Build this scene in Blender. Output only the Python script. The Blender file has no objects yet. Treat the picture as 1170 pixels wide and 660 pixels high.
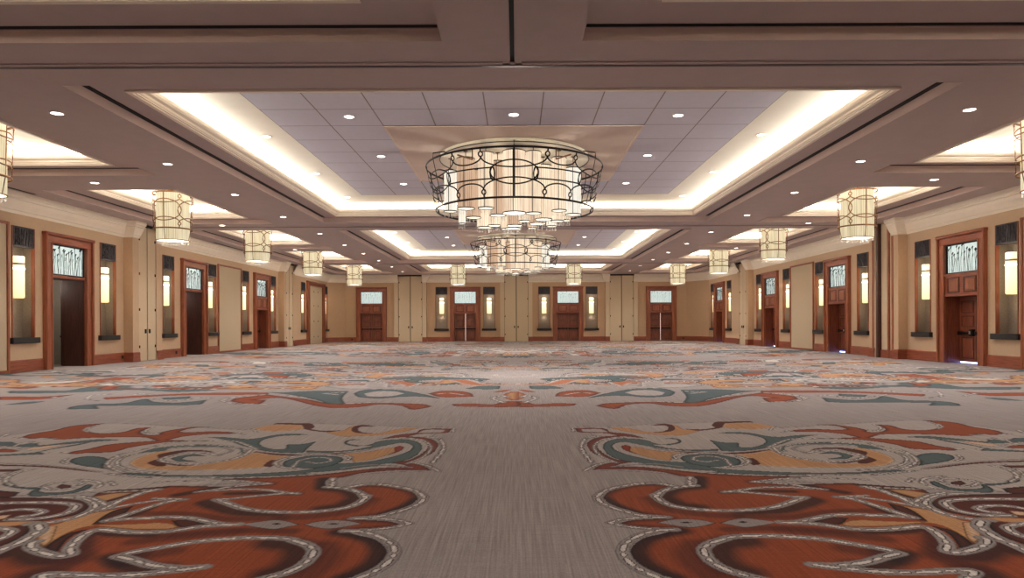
import bpy, math, random
import numpy as np
from math import sin, cos, pi, sqrt, radians, atan2
random.seed(7)
SC = bpy.context.scene
COL = SC.collection
R = radians

# ------------------------------------------------------------------ dimensions
CAMX, CAMH, F = 0.055, 1.35, 780.0
VX, VY, ROLL = 590.8, 370.0, 0.0039
WX = 14.45            # side wall plane
YB = 53.2             # back wall plane
YF = -9.0             # wall behind the camera
ZA, ZB, ZK, ZC = 5.18, 5.35, 5.55, 5.80   # soffit, step, crown top, coffer ceiling

# ------------------------------------------------------------------ materials
def nt(name):
    m = bpy.data.materials.new(name); m.use_nodes = True
    t = m.node_tree; b = t.nodes['Principled BSDF']
    return m, t, b
def srgb(r, g, b):
    f = lambda c: (c/255/12.92) if c/255 <= .04045 else ((c/255+.055)/1.055)**2.4
    return (f(r), f(g), f(b), 1)
def mat(name, col, rough=.6, metal=0, noise=None, bump=0, emis=None, estr=0, spec=.5):
    """noise = (scale, amount, (sx,sy,sz))"""
    m, t, b = nt(name)
    b.inputs['Base Color'].default_value = col
    b.inputs['Roughness'].default_value = rough
    b.inputs['Metallic'].default_value = metal
    b.inputs['Specular IOR Level'].default_value = spec
    if noise:
        sc, am, st = noise
        tc = t.nodes.new('ShaderNodeTexCoord'); mp = t.nodes.new('ShaderNodeMapping')
        mp.inputs['Scale'].default_value = st
        n = t.nodes.new('ShaderNodeTexNoise'); n.inputs['Scale'].default_value = sc
        n.inputs['Detail'].default_value = 5
        t.links.new(tc.outputs['Object'], mp.inputs['Vector']); t.links.new(mp.outputs[0], n.inputs['Vector'])
        r = t.nodes.new('ShaderNodeValToRGB')
        r.color_ramp.elements[0].position = .3; r.color_ramp.elements[1].position = .7
        lo = tuple(max(0, c*(1-am)) for c in col[:3])+(1,); hi = tuple(min(1, c*(1+am)) for c in col[:3])+(1,)
        r.color_ramp.elements[0].color = lo; r.color_ramp.elements[1].color = hi
        t.links.new(n.outputs['Fac'], r.inputs[0]); t.links.new(r.outputs[0], b.inputs['Base Color'])
        if bump:
            bp = t.nodes.new('ShaderNodeBump'); bp.inputs['Strength'].default_value = bump; bp.inputs['Distance'].default_value = .01
            t.links.new(n.outputs['Fac'], bp.inputs['Height']); t.links.new(bp.outputs[0], b.inputs['Normal'])
    if emis:
        b.inputs['Emission Color'].default_value = emis; b.inputs['Emission Strength'].default_value = estr
    return m
M = {}
M['soffit'] = mat('ceiling_paint', srgb(190,174,172), .9, noise=(3, .03, (1,1,1)))
M['fascia'] = mat('lit_fascia_tone', srgb(224,202,194), .85, noise=(3, .03, (1,1,1)))  # lighter than the soffit to imitate light on the coffer step
M['white'] = mat('coffer_paint', srgb(240,234,222), .9, noise=(3, .02, (1,1,1)))
M['crown'] = mat('crown_paint', srgb(238,226,212), .6, noise=(3, .02, (1,1,1)))
M['crownw'] = mat('wall_crown_paint', srgb(240,228,212), .6, noise=(3, .02, (1,1,1)))
M['panelbeige'] = mat('beige_ceiling_panel', srgb(222,204,194), .9, noise=(2, .03, (1,1,1)))
M['black'] = mat('black_slot', srgb(12,12,14), .8, noise=(9, .2, (1,1,1)))
M['iron'] = mat('dark_iron', srgb(34,30,32), .45, .6, noise=(20, .2, (1,1,1)))
M['bronze'] = mat('bronze_metal', srgb(128,86,50), .45, .5, noise=(20, .2, (1,1,1)))
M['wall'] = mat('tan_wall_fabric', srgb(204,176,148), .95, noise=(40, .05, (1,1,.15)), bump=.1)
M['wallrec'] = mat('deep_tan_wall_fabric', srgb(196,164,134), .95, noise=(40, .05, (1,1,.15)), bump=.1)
M['fabric'] = mat('pale_fabric_panel', srgb(200,182,156), .95, noise=(60, .06, (1,1,1)), bump=.1)
M['air'] = mat('partition_fabric', srgb(212,192,164), .9, noise=(50, .04, (1,1,.3)), bump=.1)
M['wood'] = mat('cherry_wood', srgb(150,84,56), .42, noise=(3, .28, (9,9,.8)), bump=.05)
M['woodh'] = mat('cherry_wood_horizontal', srgb(146,77,54), .42, noise=(3, .28, (.8,.8,9)), bump=.05)
M['wood2'] = mat('door_leaf_wood', srgb(126,66,46), .42, noise=(3, .3, (9,9,.8)), bump=.05)
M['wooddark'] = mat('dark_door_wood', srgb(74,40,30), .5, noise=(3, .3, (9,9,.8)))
M['niche'] = mat('woven_niche_lining', srgb(150,136,122), .5, .25, noise=(70, .22, (1,1,.25)), bump=.2)
M['relief'] = mat('charcoal_relief', srgb(54,50,56), .6, noise=(16, .5, (1,1,1)), bump=.8)
M['ledge'] = mat('black_ledge', srgb(20,18,22), .45, noise=(10, .2, (1,1,1)))
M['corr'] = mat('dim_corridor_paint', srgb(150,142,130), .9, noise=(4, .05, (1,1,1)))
M['glass'] = mat('transom_glass', srgb(190,205,205), .25, noise=(8, .06, (1,1,1)), emis=srgb(196,216,214), estr=.72)  # pane emission stands in for the lit corridor behind
M['reed'] = mat('reed_stem', srgb(46,58,58), .5, noise=(8, .2, (1,1,1)))
M['down'] = mat('downlight_lens', (1,1,1,1), .4, noise=(8, .01, (1,1,1)), emis=(1,.95,.88,1), estr=9)
M['ring'] = mat('downlight_trim', srgb(225,215,205), .5, noise=(8, .02, (1,1,1)))
M['diff'] = mat('shade_diffuser', srgb(240,240,225), .5, noise=(8, .02, (1,1,1)), emis=srgb(250,244,226), estr=.55)
M['daylight'] = mat('gap_glow', (1,1,1,1), .5, noise=(8, .01, (1,1,1)), emis=srgb(120,150,255), estr=9)  # glowing strip imitates daylight leaking under the leaves
M['seam'] = mat('seam_glow', (1,1,1,1), .5, noise=(8, .01, (1,1,1)), emis=srgb(255,240,225), estr=1.2)  # glowing strip imitates light coming between the two leaves
M['plate'] = mat('outlet_plate', srgb(60,40,34), .5, noise=(8, .05, (1,1,1)))
M['metal'] = mat('aluminium_track', srgb(120,112,116), .35, .8, noise=(8, .05, (1,1,1)))
M['chcan'] = mat('chandelier_canopy', srgb(240,232,214), .6, noise=(8, .02, (1,1,1)), emis=srgb(250,238,214), estr=.08)

def crystal():
    m, t, b = nt('crystal_drops')
    b.inputs['Base Color'].default_value = srgb(225,225,220); b.inputs['Roughness'].default_value = .1
    n = t.nodes.new('ShaderNodeTexNoise'); n.inputs['Scale'].default_value = 60
    r = t.nodes.new('ShaderNodeValToRGB'); r.color_ramp.elements[0].color = (.25,.24,.24,1); r.color_ramp.elements[1].color = (1,1,.97,1)
    t.links.new(n.outputs['Fac'], r.inputs[0]); t.links.new(r.outputs[0], b.inputs['Base Color'])
    t.links.new(r.outputs[0], b.inputs['Emission Color']); b.inputs['Emission Strength'].default_value = .1
    return m
M['crystal'] = crystal()

def shade(name, dark, light, strength, pleats):
    """pleated lampshade fabric with inner light painted as emission"""
    m, t, b = nt(name)
    N = t.nodes.new; L = t.links.new
    tc = N('ShaderNodeTexCoord'); sp = N('ShaderNodeSeparateXYZ'); L(tc.outputs['Object'], sp.inputs[0])
    at = N('ShaderNodeAttribute'); at.attribute_name = 'pleat'
    n2 = N('ShaderNodeTexNoise'); n2.inputs['Scale'].default_value = 1.0
    mp = N('ShaderNodeMapping'); mp.inputs['Scale'].default_value = (9, 9, .9); L(tc.outputs['Object'], mp.inputs[0]); L(mp.outputs[0], n2.inputs['Vector'])
    ad = N('ShaderNodeMath'); ad.operation = 'MULTIPLY_ADD'; L(at.outputs['Fac'], ad.inputs[0]); ad.inputs[1].default_value = .4  # pleat shading and hot spots go into the emission colour
    mu = N('ShaderNodeMath'); mu.operation = 'MULTIPLY'; L(n2.outputs['Fac'], mu.inputs[0]); mu.inputs[1].default_value = .9; L(mu.outputs[0], ad.inputs[2])
    r = N('ShaderNodeValToRGB'); r.color_ramp.elements[0].position = .12; r.color_ramp.elements[1].position = .82
    r.color_ramp.elements[0].color = dark; r.color_ramp.elements[1].color = light
    L(ad.outputs[0], r.inputs[0]); L(r.outputs[0], b.inputs['Emission Color']); b.inputs['Emission Strength'].default_value = strength
    b.inputs['Base Color'].default_value = tuple(c*.16 for c in light[:3])+(1,)
    b.inputs['Roughness'].default_value = .9
    return m
M['shade'] = shade('drum_shade_fabric', srgb(178,154,108), srgb(246,232,196), .76, 48)
M['pshade'] = shade('chandelier_shade_fabric', srgb(168,112,82), srgb(255,236,206), .92, 30)
M['dshade'] = shade('dim_shade_fabric', srgb(140,96,74), srgb(232,196,164), .72, 30)
M['wshade'] = shade('white_shade_fabric', srgb(212,192,166), srgb(255,250,236), .88, 30)

def sconce_mat():
    m, t, b = nt('sconce_glass'); N = t.nodes.new; L = t.links.new
    tc = N('ShaderNodeTexCoord'); sp = N('ShaderNodeSeparateXYZ'); L(tc.outputs['Object'], sp.inputs[0])
    r = N('ShaderNodeValToRGB'); mr = N('ShaderNodeMapRange'); mr.inputs['From Min'].default_value = 2.15; mr.inputs['From Max'].default_value = 3.42
    L(sp.outputs['Z'], mr.inputs[0]); L(mr.outputs[0], r.inputs[0])
    e = r.color_ramp.elements; e[0].color = srgb(240,214,150); e[1].color = srgb(255,238,196)
    x = e.new(.45); x.color = srgb(255,240,196)
    L(r.outputs[0], b.inputs['Emission Color']); b.inputs['Emission Strength'].default_value = 1.15
    b.inputs['Base Color'].default_value = srgb(240,225,190); b.inputs['Roughness'].default_value = .3
    return m
M['sconce'] = sconce_mat()
M['band'] = mat('sconce_band', (1,1,1,1), .3, noise=(8, .02, (1,1,1)), emis=(1,.97,.88,1), estr=2.2)
M['steel'] = mat('brushed_steel', srgb(190,185,178), .3, .8, noise=(8, .05, (1,1,1)))

def tiles():
    m, t, b = nt('ceiling_tiles'); N = t.nodes.new; L = t.links.new
    tc = N('ShaderNodeTexCoord'); sp = N('ShaderNodeSeparateXYZ'); L(tc.outputs['Object'], sp.inputs[0])
    outs = []
    for ax in 'XY':
        a = N('ShaderNodeMath'); a.operation = 'DIVIDE'; a.inputs[1].default_value = 1.168; L(sp.outputs[ax], a.inputs[0])
        f = N('ShaderNodeMath'); f.operation = 'FRACT'; L(a.outputs[0], f.inputs[0])
        s = N('ShaderNodeMath'); s.operation = 'SUBTRACT'; s.inputs[1].default_value = .5; L(f.outputs[0], s.inputs[0])
        q = N('ShaderNodeMath'); q.operation = 'ABSOLUTE'; L(s.outputs[0], q.inputs[0])
        c = N('ShaderNodeMath'); c.operation = 'LESS_THAN'; c.inputs[1].default_value = .011; L(q.outputs[0], c.inputs[0])
        outs.append(c)
    mx = N('ShaderNodeMath'); mx.operation = 'MAXIMUM'; L(outs[0].outputs[0], mx.inputs[0]); L(outs[1].outputs[0], mx.inputs[1])
    n = N('ShaderNodeTexNoise'); n.inputs['Scale'].default_value = 6; L(tc.outputs['Object'], n.inputs['Vector'])
    r = N('ShaderNodeValToRGB'); r.color_ramp.elements[0].color = srgb(196,193,208); r.color_ramp.elements[1].color = srgb(206,203,218); L(n.outputs['Fac'], r.inputs[0])
    mi = N('ShaderNodeMixRGB'); L(mx.outputs[0], mi.inputs[0]); L(r.outputs[0], mi.inputs[1]); mi.inputs[2].default_value = srgb(128,120,120)
    L(mi.outputs[0], b.inputs['Base Color']); b.inputs['Roughness'].default_value = .9
    return m
M['tile'] = tiles()

def carpet():
    m, t, b = nt('patterned_carpet'); N = t.nodes.new; L = t.links.new
    at = N('ShaderNodeAttribute'); at.attribute_name = 'Col'
    tc = N('ShaderNodeTexCoord')
    def streak(sc, st):
        mp = N('ShaderNodeMapping'); mp.inputs['Scale'].default_value = st; L(tc.outputs['Object'], mp.inputs[0])
        n = N('ShaderNodeTexNoise'); n.inputs['Scale'].default_value = sc; n.inputs['Detail'].default_value = 4; L(mp.outputs[0], n.inputs['Vector']); return n
    n1 = streak(1, (75, 1.3, 1)); n2 = streak(1, (2.0, 45, 1)); n3 = streak(60, (1, 1, 1))
    def mr(n, lo, hi):
        k = N('ShaderNodeMapRange'); k.inputs['From Min'].default_value = .3; k.inputs['From Max'].default_value = .7
        k.inputs['To Min'].default_value = lo; k.inputs['To Max'].default_value = hi; L(n.outputs['Fac'], k.inputs[0]); return k
    k1 = mr(n1, .80, 1.24); k2 = mr(n2, .94, 1.06); k3 = mr(n3, .88, 1.12)
    a = N('ShaderNodeMath'); a.operation = 'MULTIPLY'; L(k1.outputs[0], a.inputs[0]); L(k2.outputs[0], a.inputs[1])
    c = N('ShaderNodeMath'); c.operation = 'MULTIPLY'; L(a.outputs[0], c.inputs[0]); L(k3.outputs[0], c.inputs[1])
    mi = N('ShaderNodeVectorMath'); mi.operation = 'SCALE'; L(at.outputs['Color'], mi.inputs[0]); L(c.outputs[0], mi.inputs['Scale'])
    L(mi.outputs[0], b.inputs['Base Color']); b.inputs['Roughness'].default_value = .97; b.inputs['Specular IOR Level'].default_value = .15
    bp = N('ShaderNodeBump'); bp.inputs['Strength'].default_value = .25; bp.inputs['Distance'].default_value = .004
    L(n3.outputs['Fac'], bp.inputs['Height']); L(bp.outputs[0], b.inputs['Normal'])
    b.inputs['Sheen Weight'].default_value = .06; b.inputs['Sheen Roughness'].default_value = .4
    return m
M['carpet'] = carpet()

# ------------------------------------------------------------------ mesh builder
class MB:
    def __init__(s): s.v = []; s.f = []; s.m = []; s.mats = []; s.sm = []
    def mi(s, key):
        if key not in s.mats: s.mats.append(key)
        return s.mats.index(key)
    def face(s, pts, key, smooth=False):
        i = len(s.v); s.v += [tuple(p) for p in pts]; s.f.append(list(range(i, i+len(pts)))); s.m.append(s.mi(key)); s.sm.append(smooth)
    def box(s, x0, x1, y0, y1, z0, z1, key, bev=0):
        i = len(s.v); k = s.mi(key)
        if bev <= 0:
            s.v += [(x0,y0,z0),(x1,y0,z0),(x1,y1,z0),(x0,y1,z0),(x0,y0,z1),(x1,y0,z1),(x1,y1,z1),(x0,y1,z1)]
            for q in ((0,3,2,1),(4,5,6,7),(0,1,5,4),(1,2,6,5),(2,3,7,6),(3,0,4,7)):
                s.f.append([i+a for a in q]); s.m.append(k); s.sm.append(False)
        else:   # front (y0) face bevelled, like a moulded board
            b = bev
            s.v += [(x0,y1,z0),(x1,y1,z0),(x1,y1,z1),(x0,y1,z1),
                    (x0,y0+b,z0),(x1,y0+b,z0),(x1,y0+b,z1),(x0,y0+b,z1),
                    (x0+b,y0,z0+b),(x1-b,y0,z0+b),(x1-b,y0,z1-b),(x0+b,y0,z1-b)]
            for q in ((3,2,1,0),(0,1,5,4),(1,2,6,5),(2,3,7,6),(3,0,4,7),(4,5,9,8),(5,6,10,9),(6,7,11,10),(7,4,8,11),(8,9,10,11)):
                s.f.append([i+a for a in q]); s.m.append(k); s.sm.append(False)
    def grid(s, us, vs, holes, fn, key):
        """rectangle split in cells, skipping those inside holes; fn(u,v)->point; holes=(u0,u1,v0,v1)"""
        us = sorted(set(round(a,4) for a in us)); vs = sorted(set(round(a,4) for a in vs))
        for h in holes:
            us = sorted(set(us+[round(h[0],4), round(h[1],4)])); vs = sorted(set(vs+[round(h[2],4), round(h[3],4)]))
        for a, b in zip(us, us[1:]):
            for c, d in zip(vs, vs[1:]):
                mu, mv = (a+b)/2, (c+d)/2
                if any(h[0] < mu < h[1] and h[2] < mv < h[3] for h in holes): continue
                s.face([fn(a,c), fn(b,c), fn(b,d), fn(a,d)], key)
    def tube(s, pts, r, key, n=6, closed=False, flat=0):
        P = [np.array(p, float) for p in pts]; N_ = len(P); rings = []
        up = np.array((0,0,1.0))
        for i, p in enumerate(P):
            if closed: d = P[(i+1) % N_]-P[i-1]
            else: d = P[min(i+1, N_-1)]-P[max(i-1, 0)]
            L_ = np.linalg.norm(d); d = d/L_ if L_ > 1e-9 else up
            a = np.cross(d, up)
            if np.linalg.norm(a) < .05: a = np.cross(d, np.array((1.0, .3, 0)))
            a /= np.linalg.norm(a); b = np.cross(d, a); rings.append((p, a, b))
        i0 = len(s.v); k = s.mi(key)
        for p, a, b in rings:
            for j in range(n):
                t = 2*pi*j/n; q = r*(cos(t)*a+sin(t)*b)
                if flat:
                    rd = np.array((p[0], p[1], 0.0)); rd /= np.linalg.norm(rd)+1e-9; q = q-flat*float(np.dot(q, rd))*rd
                s.v.append(tuple(p+q))
        cnt = N_ if closed else N_-1
        for i in range(cnt):
            i2 = (i+1) % N_
            for j in range(n):
                j2 = (j+1) % n
                s.f.append([i0+i*n+j, i0+i*n+j2, i0+i2*n+j2, i0+i2*n+j]); s.m.append(k); s.sm.append(True)
        if not closed:
            s.f.append([i0+j for j in range(n)]); s.m.append(k); s.sm.append(False)
            s.f.append([i0+(N_-1)*n+j for j in range(n)][::-1]); s.m.append(k); s.sm.append(False)
    def lathe(s, prof, key, n=24, cx=0, cy=0, smooth=True):
        i0 = len(s.v); k = s.mi(key)
        for r, z in prof:
            for j in range(n):
                t = 2*pi*j/n; s.v.append((cx+r*cos(t), cy+r*sin(t), z))
        for i in range(len(prof)-1):
            for j in range(n):
                j2 = (j+1) % n
                s.f.append([i0+i*n+j, i0+i*n+j2, i0+(i+1)*n+j2, i0+(i+1)*n+j]); s.m.append(k); s.sm.append(smooth)
    def disk(s, r, z, key, n=24, cx=0, cy=0, ri=0):
        if ri: s.lathe([(r, z), (ri, z)], key, n, cx, cy, False)
        else: s.face([(cx+r*cos(2*pi*j/n), cy+r*sin(2*pi*j/n), z) for j in range(n)], key)
    def sweep(s, path, prof, key, closed=False):
        """profile (offset to the left of the path, z) along 2D path with mitred corners"""
        n = len(path); i0 = len(s.v); k = s.mi(key); m = len(prof)
        for i in range(n):
            p = np.array(path[i], float)
            def nrm(a, b):
                d = np.array(b, float)-np.array(a, float); d /= np.linalg.norm(d); return np.array((-d[1], d[0]))
            if closed or 0 < i < n-1:
                n1 = nrm(path[i-1], path[i]); n2 = nrm(path[i], path[(i+1) % n])
                b = n1+n2; b /= max(.2, (1+float(np.dot(n1, n2))))
            elif i == 0: b = nrm(path[0], path[1])
            else: b = nrm(path[-2], path[-1])
            for o, z in prof: q = p+b*o; s.v.append((q[0], q[1], z))
        for i in range(n if closed else n-1):
            i2 = (i+1) % n
            for j in range(m-1):
                s.f.append([i0+i*m+j, i0+i2*m+j, i0+i2*m+j+1, i0+i*m+j+1]); s.m.append(k); s.sm.append(False)
        if not closed:
            s.f.append([i0+j for j in range(m)]); s.m.append(k); s.sm.append(False)
            s.f.append([i0+(n-1)*m+j for j in range(m)][::-1]); s.m.append(k); s.sm.append(False)
    def build(s, name, parent=None, attr=None):
        me = bpy.data.meshes.new(name); me.from_pydata(s.v, [], s.f)
        for k in s.mats: me.materials.append(M[k])
        me.polygons.foreach_set('material_index', s.m); me.polygons.foreach_set('use_smooth', s.sm)
        if attr is not None:
            a = me.attributes.new('pleat', 'FLOAT', 'POINT'); a.data.foreach_set('value', attr)
        me.update()
        o = bpy.data.objects.new(name, me); COL.objects.link(o)
        if parent: o.parent = parent
        return o
def thing(name, label, cat, loc, rz=0, group=None):
    o = bpy.data.objects.new(name, None); COL.objects.link(o); o.location = loc; o.rotation_euler = (0,0,rz)
    o.empty_display_size = .1
    if label: o['label'] = label
    if cat: o['category'] = cat
    if group: o['group'] = group
    return o
def tag(o, label, cat, group=None):
    o['label'] = label; o['category'] = cat
    if group: o['group'] = group
    return o
def struct(o): o['kind'] = 'structure'; return o
KIDS = {}
def kids(o):
    return [c for c in bpy.data.objects if c.parent == o]
def dup(root, loc, rz, label, group=None, name=None):
    r = root.copy(); COL.objects.link(r); r.location = loc; r.rotation_euler = (0,0,rz)
    if label: r['label'] = label
    if group: r['group'] = group
    if name: r.name = name
    for ch in kids(root):
        c = ch.copy(); COL.objects.link(c); c.parent = r
        for g in kids(ch):
            d = g.copy(); COL.objects.link(d); d.parent = c
            for h in kids(g):
                e = h.copy(); COL.objects.link(e); e.parent = d
    return r
ORD = ['nearest', 'second', 'third', 'fourth', 'fifth', 'sixth', 'seventh', 'eighth', 'ninth', 'tenth', 'eleventh', 'twelfth', 'thirteenth', 'farthest']
def ordw(i, n): return 'nearest' if i == 0 else ('farthest' if i == n-1 else ORD[i]+' nearest')

def area(name, loc, rot, sx, sy, power, col=(1,.93,.84), spread=pi):
    l = bpy.data.lights.new(name, 'AREA'); l.shape = 'RECTANGLE'; l.size = sx; l.size_y = sy; l.energy = power; l.color = col; l.spread = spread
    o = bpy.data.objects.new(name, l); COL.objects.link(o); o.location = loc; o.rotation_euler = rot; return o
def spot(name, loc, power, angle=120, blend=.6, col=(1,.955,.91), rad=.08):
    l = bpy.data.lights.new(name, 'SPOT'); l.energy = power; l.color = col; l.spot_size = R(angle); l.spot_blend = blend; l.shadow_soft_size = rad
    o = bpy.data.objects.new(name, l); COL.objects.link(o); o.location = loc; return o
def point(name, loc, power, col=(1,.93,.84), rad=.15):
    l = bpy.data.lights.new(name, 'POINT'); l.energy = power; l.color = col; l.shadow_soft_size = rad
    o = bpy.data.objects.new(name, l); COL.objects.link(o); o.location = loc; return o
# ================================================================== CEILING
# big coffers: (x0,x1,y0,y1) outer reveal ; (..) crown opening
BIG = [((-7.2,7.2,10.9,25.6), (-6.5,6.5,11.7,25.0), 18.2), ((-7.2,7.2,27.8,42.3), (-6.5,6.5,28.6,41.7), 35.1)]
ROW3 = [((-7.2,7.2,43.9,51.4), (-6.4,6.4,44.5,50.8), 47.6)]
NEAR = [((-12.5,-.95,1.2,9.25), (-11.6,-1.96,2.0,8.34), 5.2), ((.95,12.5,1.2,9.25), (1.96,11.6,2.0,8.34), 5.2)]
SIDEY = [14.15, 22.6, 30.95, 38.95, 47.5]
SIDE = []
for s in (-1, 1):
    for i, y in enumerate(SIDEY):
        hy = 3.3 if i < 4 else 3.6
        x0, x1 = (9.15, 13.35)
        c0, c1 = (10.05, 12.45)
        o = (s*x1, s*x0, y-hy, y+hy) if s < 0 else (x0, x1, y-hy, y+hy)
        c = (s*c1, s*c0, y-hy+.55, y+hy-.55) if s < 0 else (c0, c1, y-hy+.55, y+hy-.55)
        SIDE.append((o, c, y))
ALL = [('big', *a) for a in BIG]+[('row3', *a) for a in ROW3]+[('near', *a) for a in NEAR]+[('side', *a) for a in SIDE]
mb = MB()
TR = [(-WX, WX, 10.075, 10.105), (-WX, WX, 26.675, 26.705), (-WX, WX, 43.065, 43.095), (-.03, .03, YF, 10.06)]
holes = [a[1] for a in ALL]+TR
mb.grid([-WX, WX], [YF, YB], holes, lambda u, v: (u, v, ZA), 'soffit')
for x0, x1, y0, y1 in TR:      # partition track channels
    mb.box(x0, x1, y0, y1, ZA+.02, ZA+.05, 'black')
LEDGE = .42
for kind, o, c, yc in ALL:
    x0, x1, y0, y1 = o; X0, X1, Y0, Y1 = c
    # fascia of the reveal with a dark air slot on the long sides
    for (a, b) in (((x0,y0),(x1,y0)), ((x1,y0),(x1,y1)), ((x1,y1),(x0,y1)), ((x0,y1),(x0,y0))):
        mb.face([(a[0],a[1],ZA),(b[0],b[1],ZA),(b[0],b[1],ZB),(a[0],a[1],ZB)], 'fascia')
    mb.grid([x0, x1], [y0, y1], [c], lambda u, v: (u, v, ZB), 'soffit')
    # light ledge
    w = LEDGE if kind != 'side' else .3
    L0, L1, K0, K1 = X0-w, X1+w, Y0-w, Y1+w
    mb.grid([L0, L1], [K0, K1], [c], lambda u, v: (u, v, ZK), 'white')
    for (a, b) in (((L0,K0),(L1,K0)), ((L1,K0),(L1,K1)), ((L1,K1),(L0,K1)), ((L0,K1),(L0,K0))):
        mb.face([(a[0],a[1],ZK),(b[0],b[1],ZK),(b[0],b[1],ZC),(a[0],a[1],ZC)], 'white')
    if kind == 'big':
        P = 2.92; Q = 5.256
        inner = (-P, P, yc-P, yc+P); mid = (-Q, Q, yc-Q, yc+Q)
        mb.grid([L0, L1], [K0, K1], [mid], lambda u, v: (u, v, ZC), 'white')
    elif kind != 'row3':
        mb.grid([L0, L1], [K0, K1], [], lambda u, v: (u, v, ZC), 'white')
    else:
        mb.grid([L0, L1], [K0, K1], [], lambda u, v: (u, v, ZC), 'white')
struct(mb.build('ceiling'))
n = 0
for kind, o, c, yc in ALL:      # moulded rim of every coffer
    n += 1
    X0, X1, Y0, Y1 = c; mb = MB()
    prof = [(-.10, ZB), (-.10, ZB-.03), (-.02, ZB-.03), (-.02, ZB+.03), (.0, ZB+.05), (.0, ZB+.09), (.05, ZB+.12), (.07, ZB+.16), (.07, ZK+.02), (-.05, ZK+.02)]
    mb.sweep([(X0,Y0),(X1,Y0),(X1,Y1),(X0,Y1)], prof, 'crown', True)
    struct(mb.build('trim_%d' % n))
# tiled fields of the big coffers with the plain panel round the chandelier
for (o, c, yc) in BIG:
    P = 2.92; Q = 5.256
    mb = MB(); mb.grid([-Q, Q], [-Q, Q], [(-P, P, -P, P)], lambda u, v: (u, v, 0), 'tile')
    ob = struct(mb.build('ceiling')); ob.location = (0, yc, ZC)
    mb = MB(); mb.grid([-P, P], [-P, P], [], lambda u, v: (u, v, 0), 'panelbeige')
    for q in (P,):
        mb.sweep([(-q,-q),(q,-q),(q,q),(-q,q)], [(0,0),(0,-.02),(.05,-.02),(.05,0)], 'panelbeige', True)
    ob = struct(mb.build('ceiling')); ob.location = (0, yc, ZC-.012)
# linear air slots along the reveals
def slot(name_i, x0, x1, y0, y1, z):
    mb = MB(); mb.box(x0, x1, y0, y1, z-.005, z-.002, 'black')
    lx = (x1-x0) < (y1-y0)
    if lx: mb.box((x0+x1)/2-.006, (x0+x1)/2+.006, y0, y1, z-.007, z-.005, 'iron')
    else: mb.box(x0, x1, (y0+y1)/2-.006, (y0+y1)/2+.006, z-.007, z-.005, 'iron')
    return mb.build('air_slot')
def side_word(x): return 'left' if x < 0 else 'right'
g_air = 'black linear air slots in the ceiling'
for i, (o, c, yc) in enumerate(BIG):
    for s in (-1, 1):
        xx = s*7.12
        w = ('first', 'second')[i]
        tag(slot(0, xx-.06, xx+.06, o[2]+.05, o[3]-.25, ZB), 'long black air slot along the %s edge of the %s big chandelier coffer' % (side_word(s), w), 'air vent', g_air)
for s in (-1, 1):
    xx = s*7.12
    tag(slot(0, xx-.06, xx+.06, 44.3, 50.9, ZB), 'short black air slot at the %s edge of the farthest central coffer' % side_word(s), 'air vent', g_air)
for i, (o, c, yc) in enumerate(NEAR):
    tag(slot(0, o[0]+.05, o[1]-.05, 9.11, 9.2, ZB), 'black air slot across the far edge of the coffer overhead at %s' % side_word(o[0]+1), 'air vent', g_air)
for i, (o, c, yc) in enumerate(SIDE):
    s = -1 if o[0] < 0 else 1
    xx = s*13.22
    j = i % 5
    tag(slot(0, xx-.055, xx+.055, yc-2.7, yc+2.6, ZB), 'black air slot beside the wall in the %s small coffer of the %s side' % (ordw(j, 5), side_word(s)), 'air vent', g_air)
    if j == 0:
        a, b = sorted((s*9.2, s*13.1))
        tag(slot(0, a, b, o[3]-.14, o[3]-.05, ZB), 'black air slot across the far edge of the nearest small coffer on the %s' % side_word(s), 'air vent', g_air)
for (ya, yb, w) in ((14.5, 19.9, 'nearest the front'), (31.6, 36.6, 'farther down the hall')):
    tag(slot(0, -14.03, -13.92, ya, yb, ZA), 'black air slot in the soffit hugging the left wall crown, %s' % w, 'air vent', g_air)
# partition tracks
for k, (x0, x1, y0, y1) in enumerate(TR):
    mb = MB()
    if k < 3:
        mb.box(x0, x1, y0-.10, y0-.01, ZA-.018, ZA, 'soffit'); mb.box(x0, x1, y1+.01, y1+.10, ZA-.018, ZA, 'soffit')
        mb.box(x0, x1, y0-.012, y0+.006, ZA-.03, ZA+.02, 'metal'); mb.box(x0, x1, y1-.006, y1+.012, ZA-.03, ZA+.02, 'metal')
    else:
        for s in (-1, 1):
            a, b = sorted((s*.04, s*.14)); mb.box(a, b, y0, y1, ZA-.018, ZA, 'soffit')
    struct(mb.build('trim_%d' % (30+k)))

# downlights ---------------------------------------------------------------
def proto_down():
    t = thing('downlight', 'x', 'ceiling light', (0,0,0))
    mb = MB(); mb.lathe([(.125, 0), (.125, -.008), (.105, -.014), (.098, -.004), (.098, 0)], 'ring', 20); mb.build('trim_ring', t)
    mb = MB(); mb.disk(.098, -.006, 'down', 20); mb.build('lens', t)
    return t
DL = proto_down(); first = [True]
def down(x, y, z, label, power=0, group='round recessed downlights', angle=125):
    if first[0]: DL.location = (x, y, z); DL['label'] = label; DL['group'] = group; first[0] = False
    else: dup(DL, (x, y, z), 0, label, group)
    if power: spot('downlight_lamp', (x, y, z-.05), power, angle)
ROWY = [12.3, 16.2, 20.05, 24.2, 28.7, 32.8, 36.8, 40.9, 45.2, 49.4]
PW = 170
for s in (-1, 1):
    for i, y in enumerate(ROWY):
        down(s*8.22, y, ZA, '%s downlight in the soffit row just %s of the big coffers' % (ordw(i, len(ROWY)), side_word(s)), PW)
    for i, y in enumerate([18.3, 26.2, 34.8, 43.2]):
        down(s*11.25, y, ZA, '%s downlight between two small coffers on the %s side' % (ordw(i, 4), side_word(s)), PW)
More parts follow.
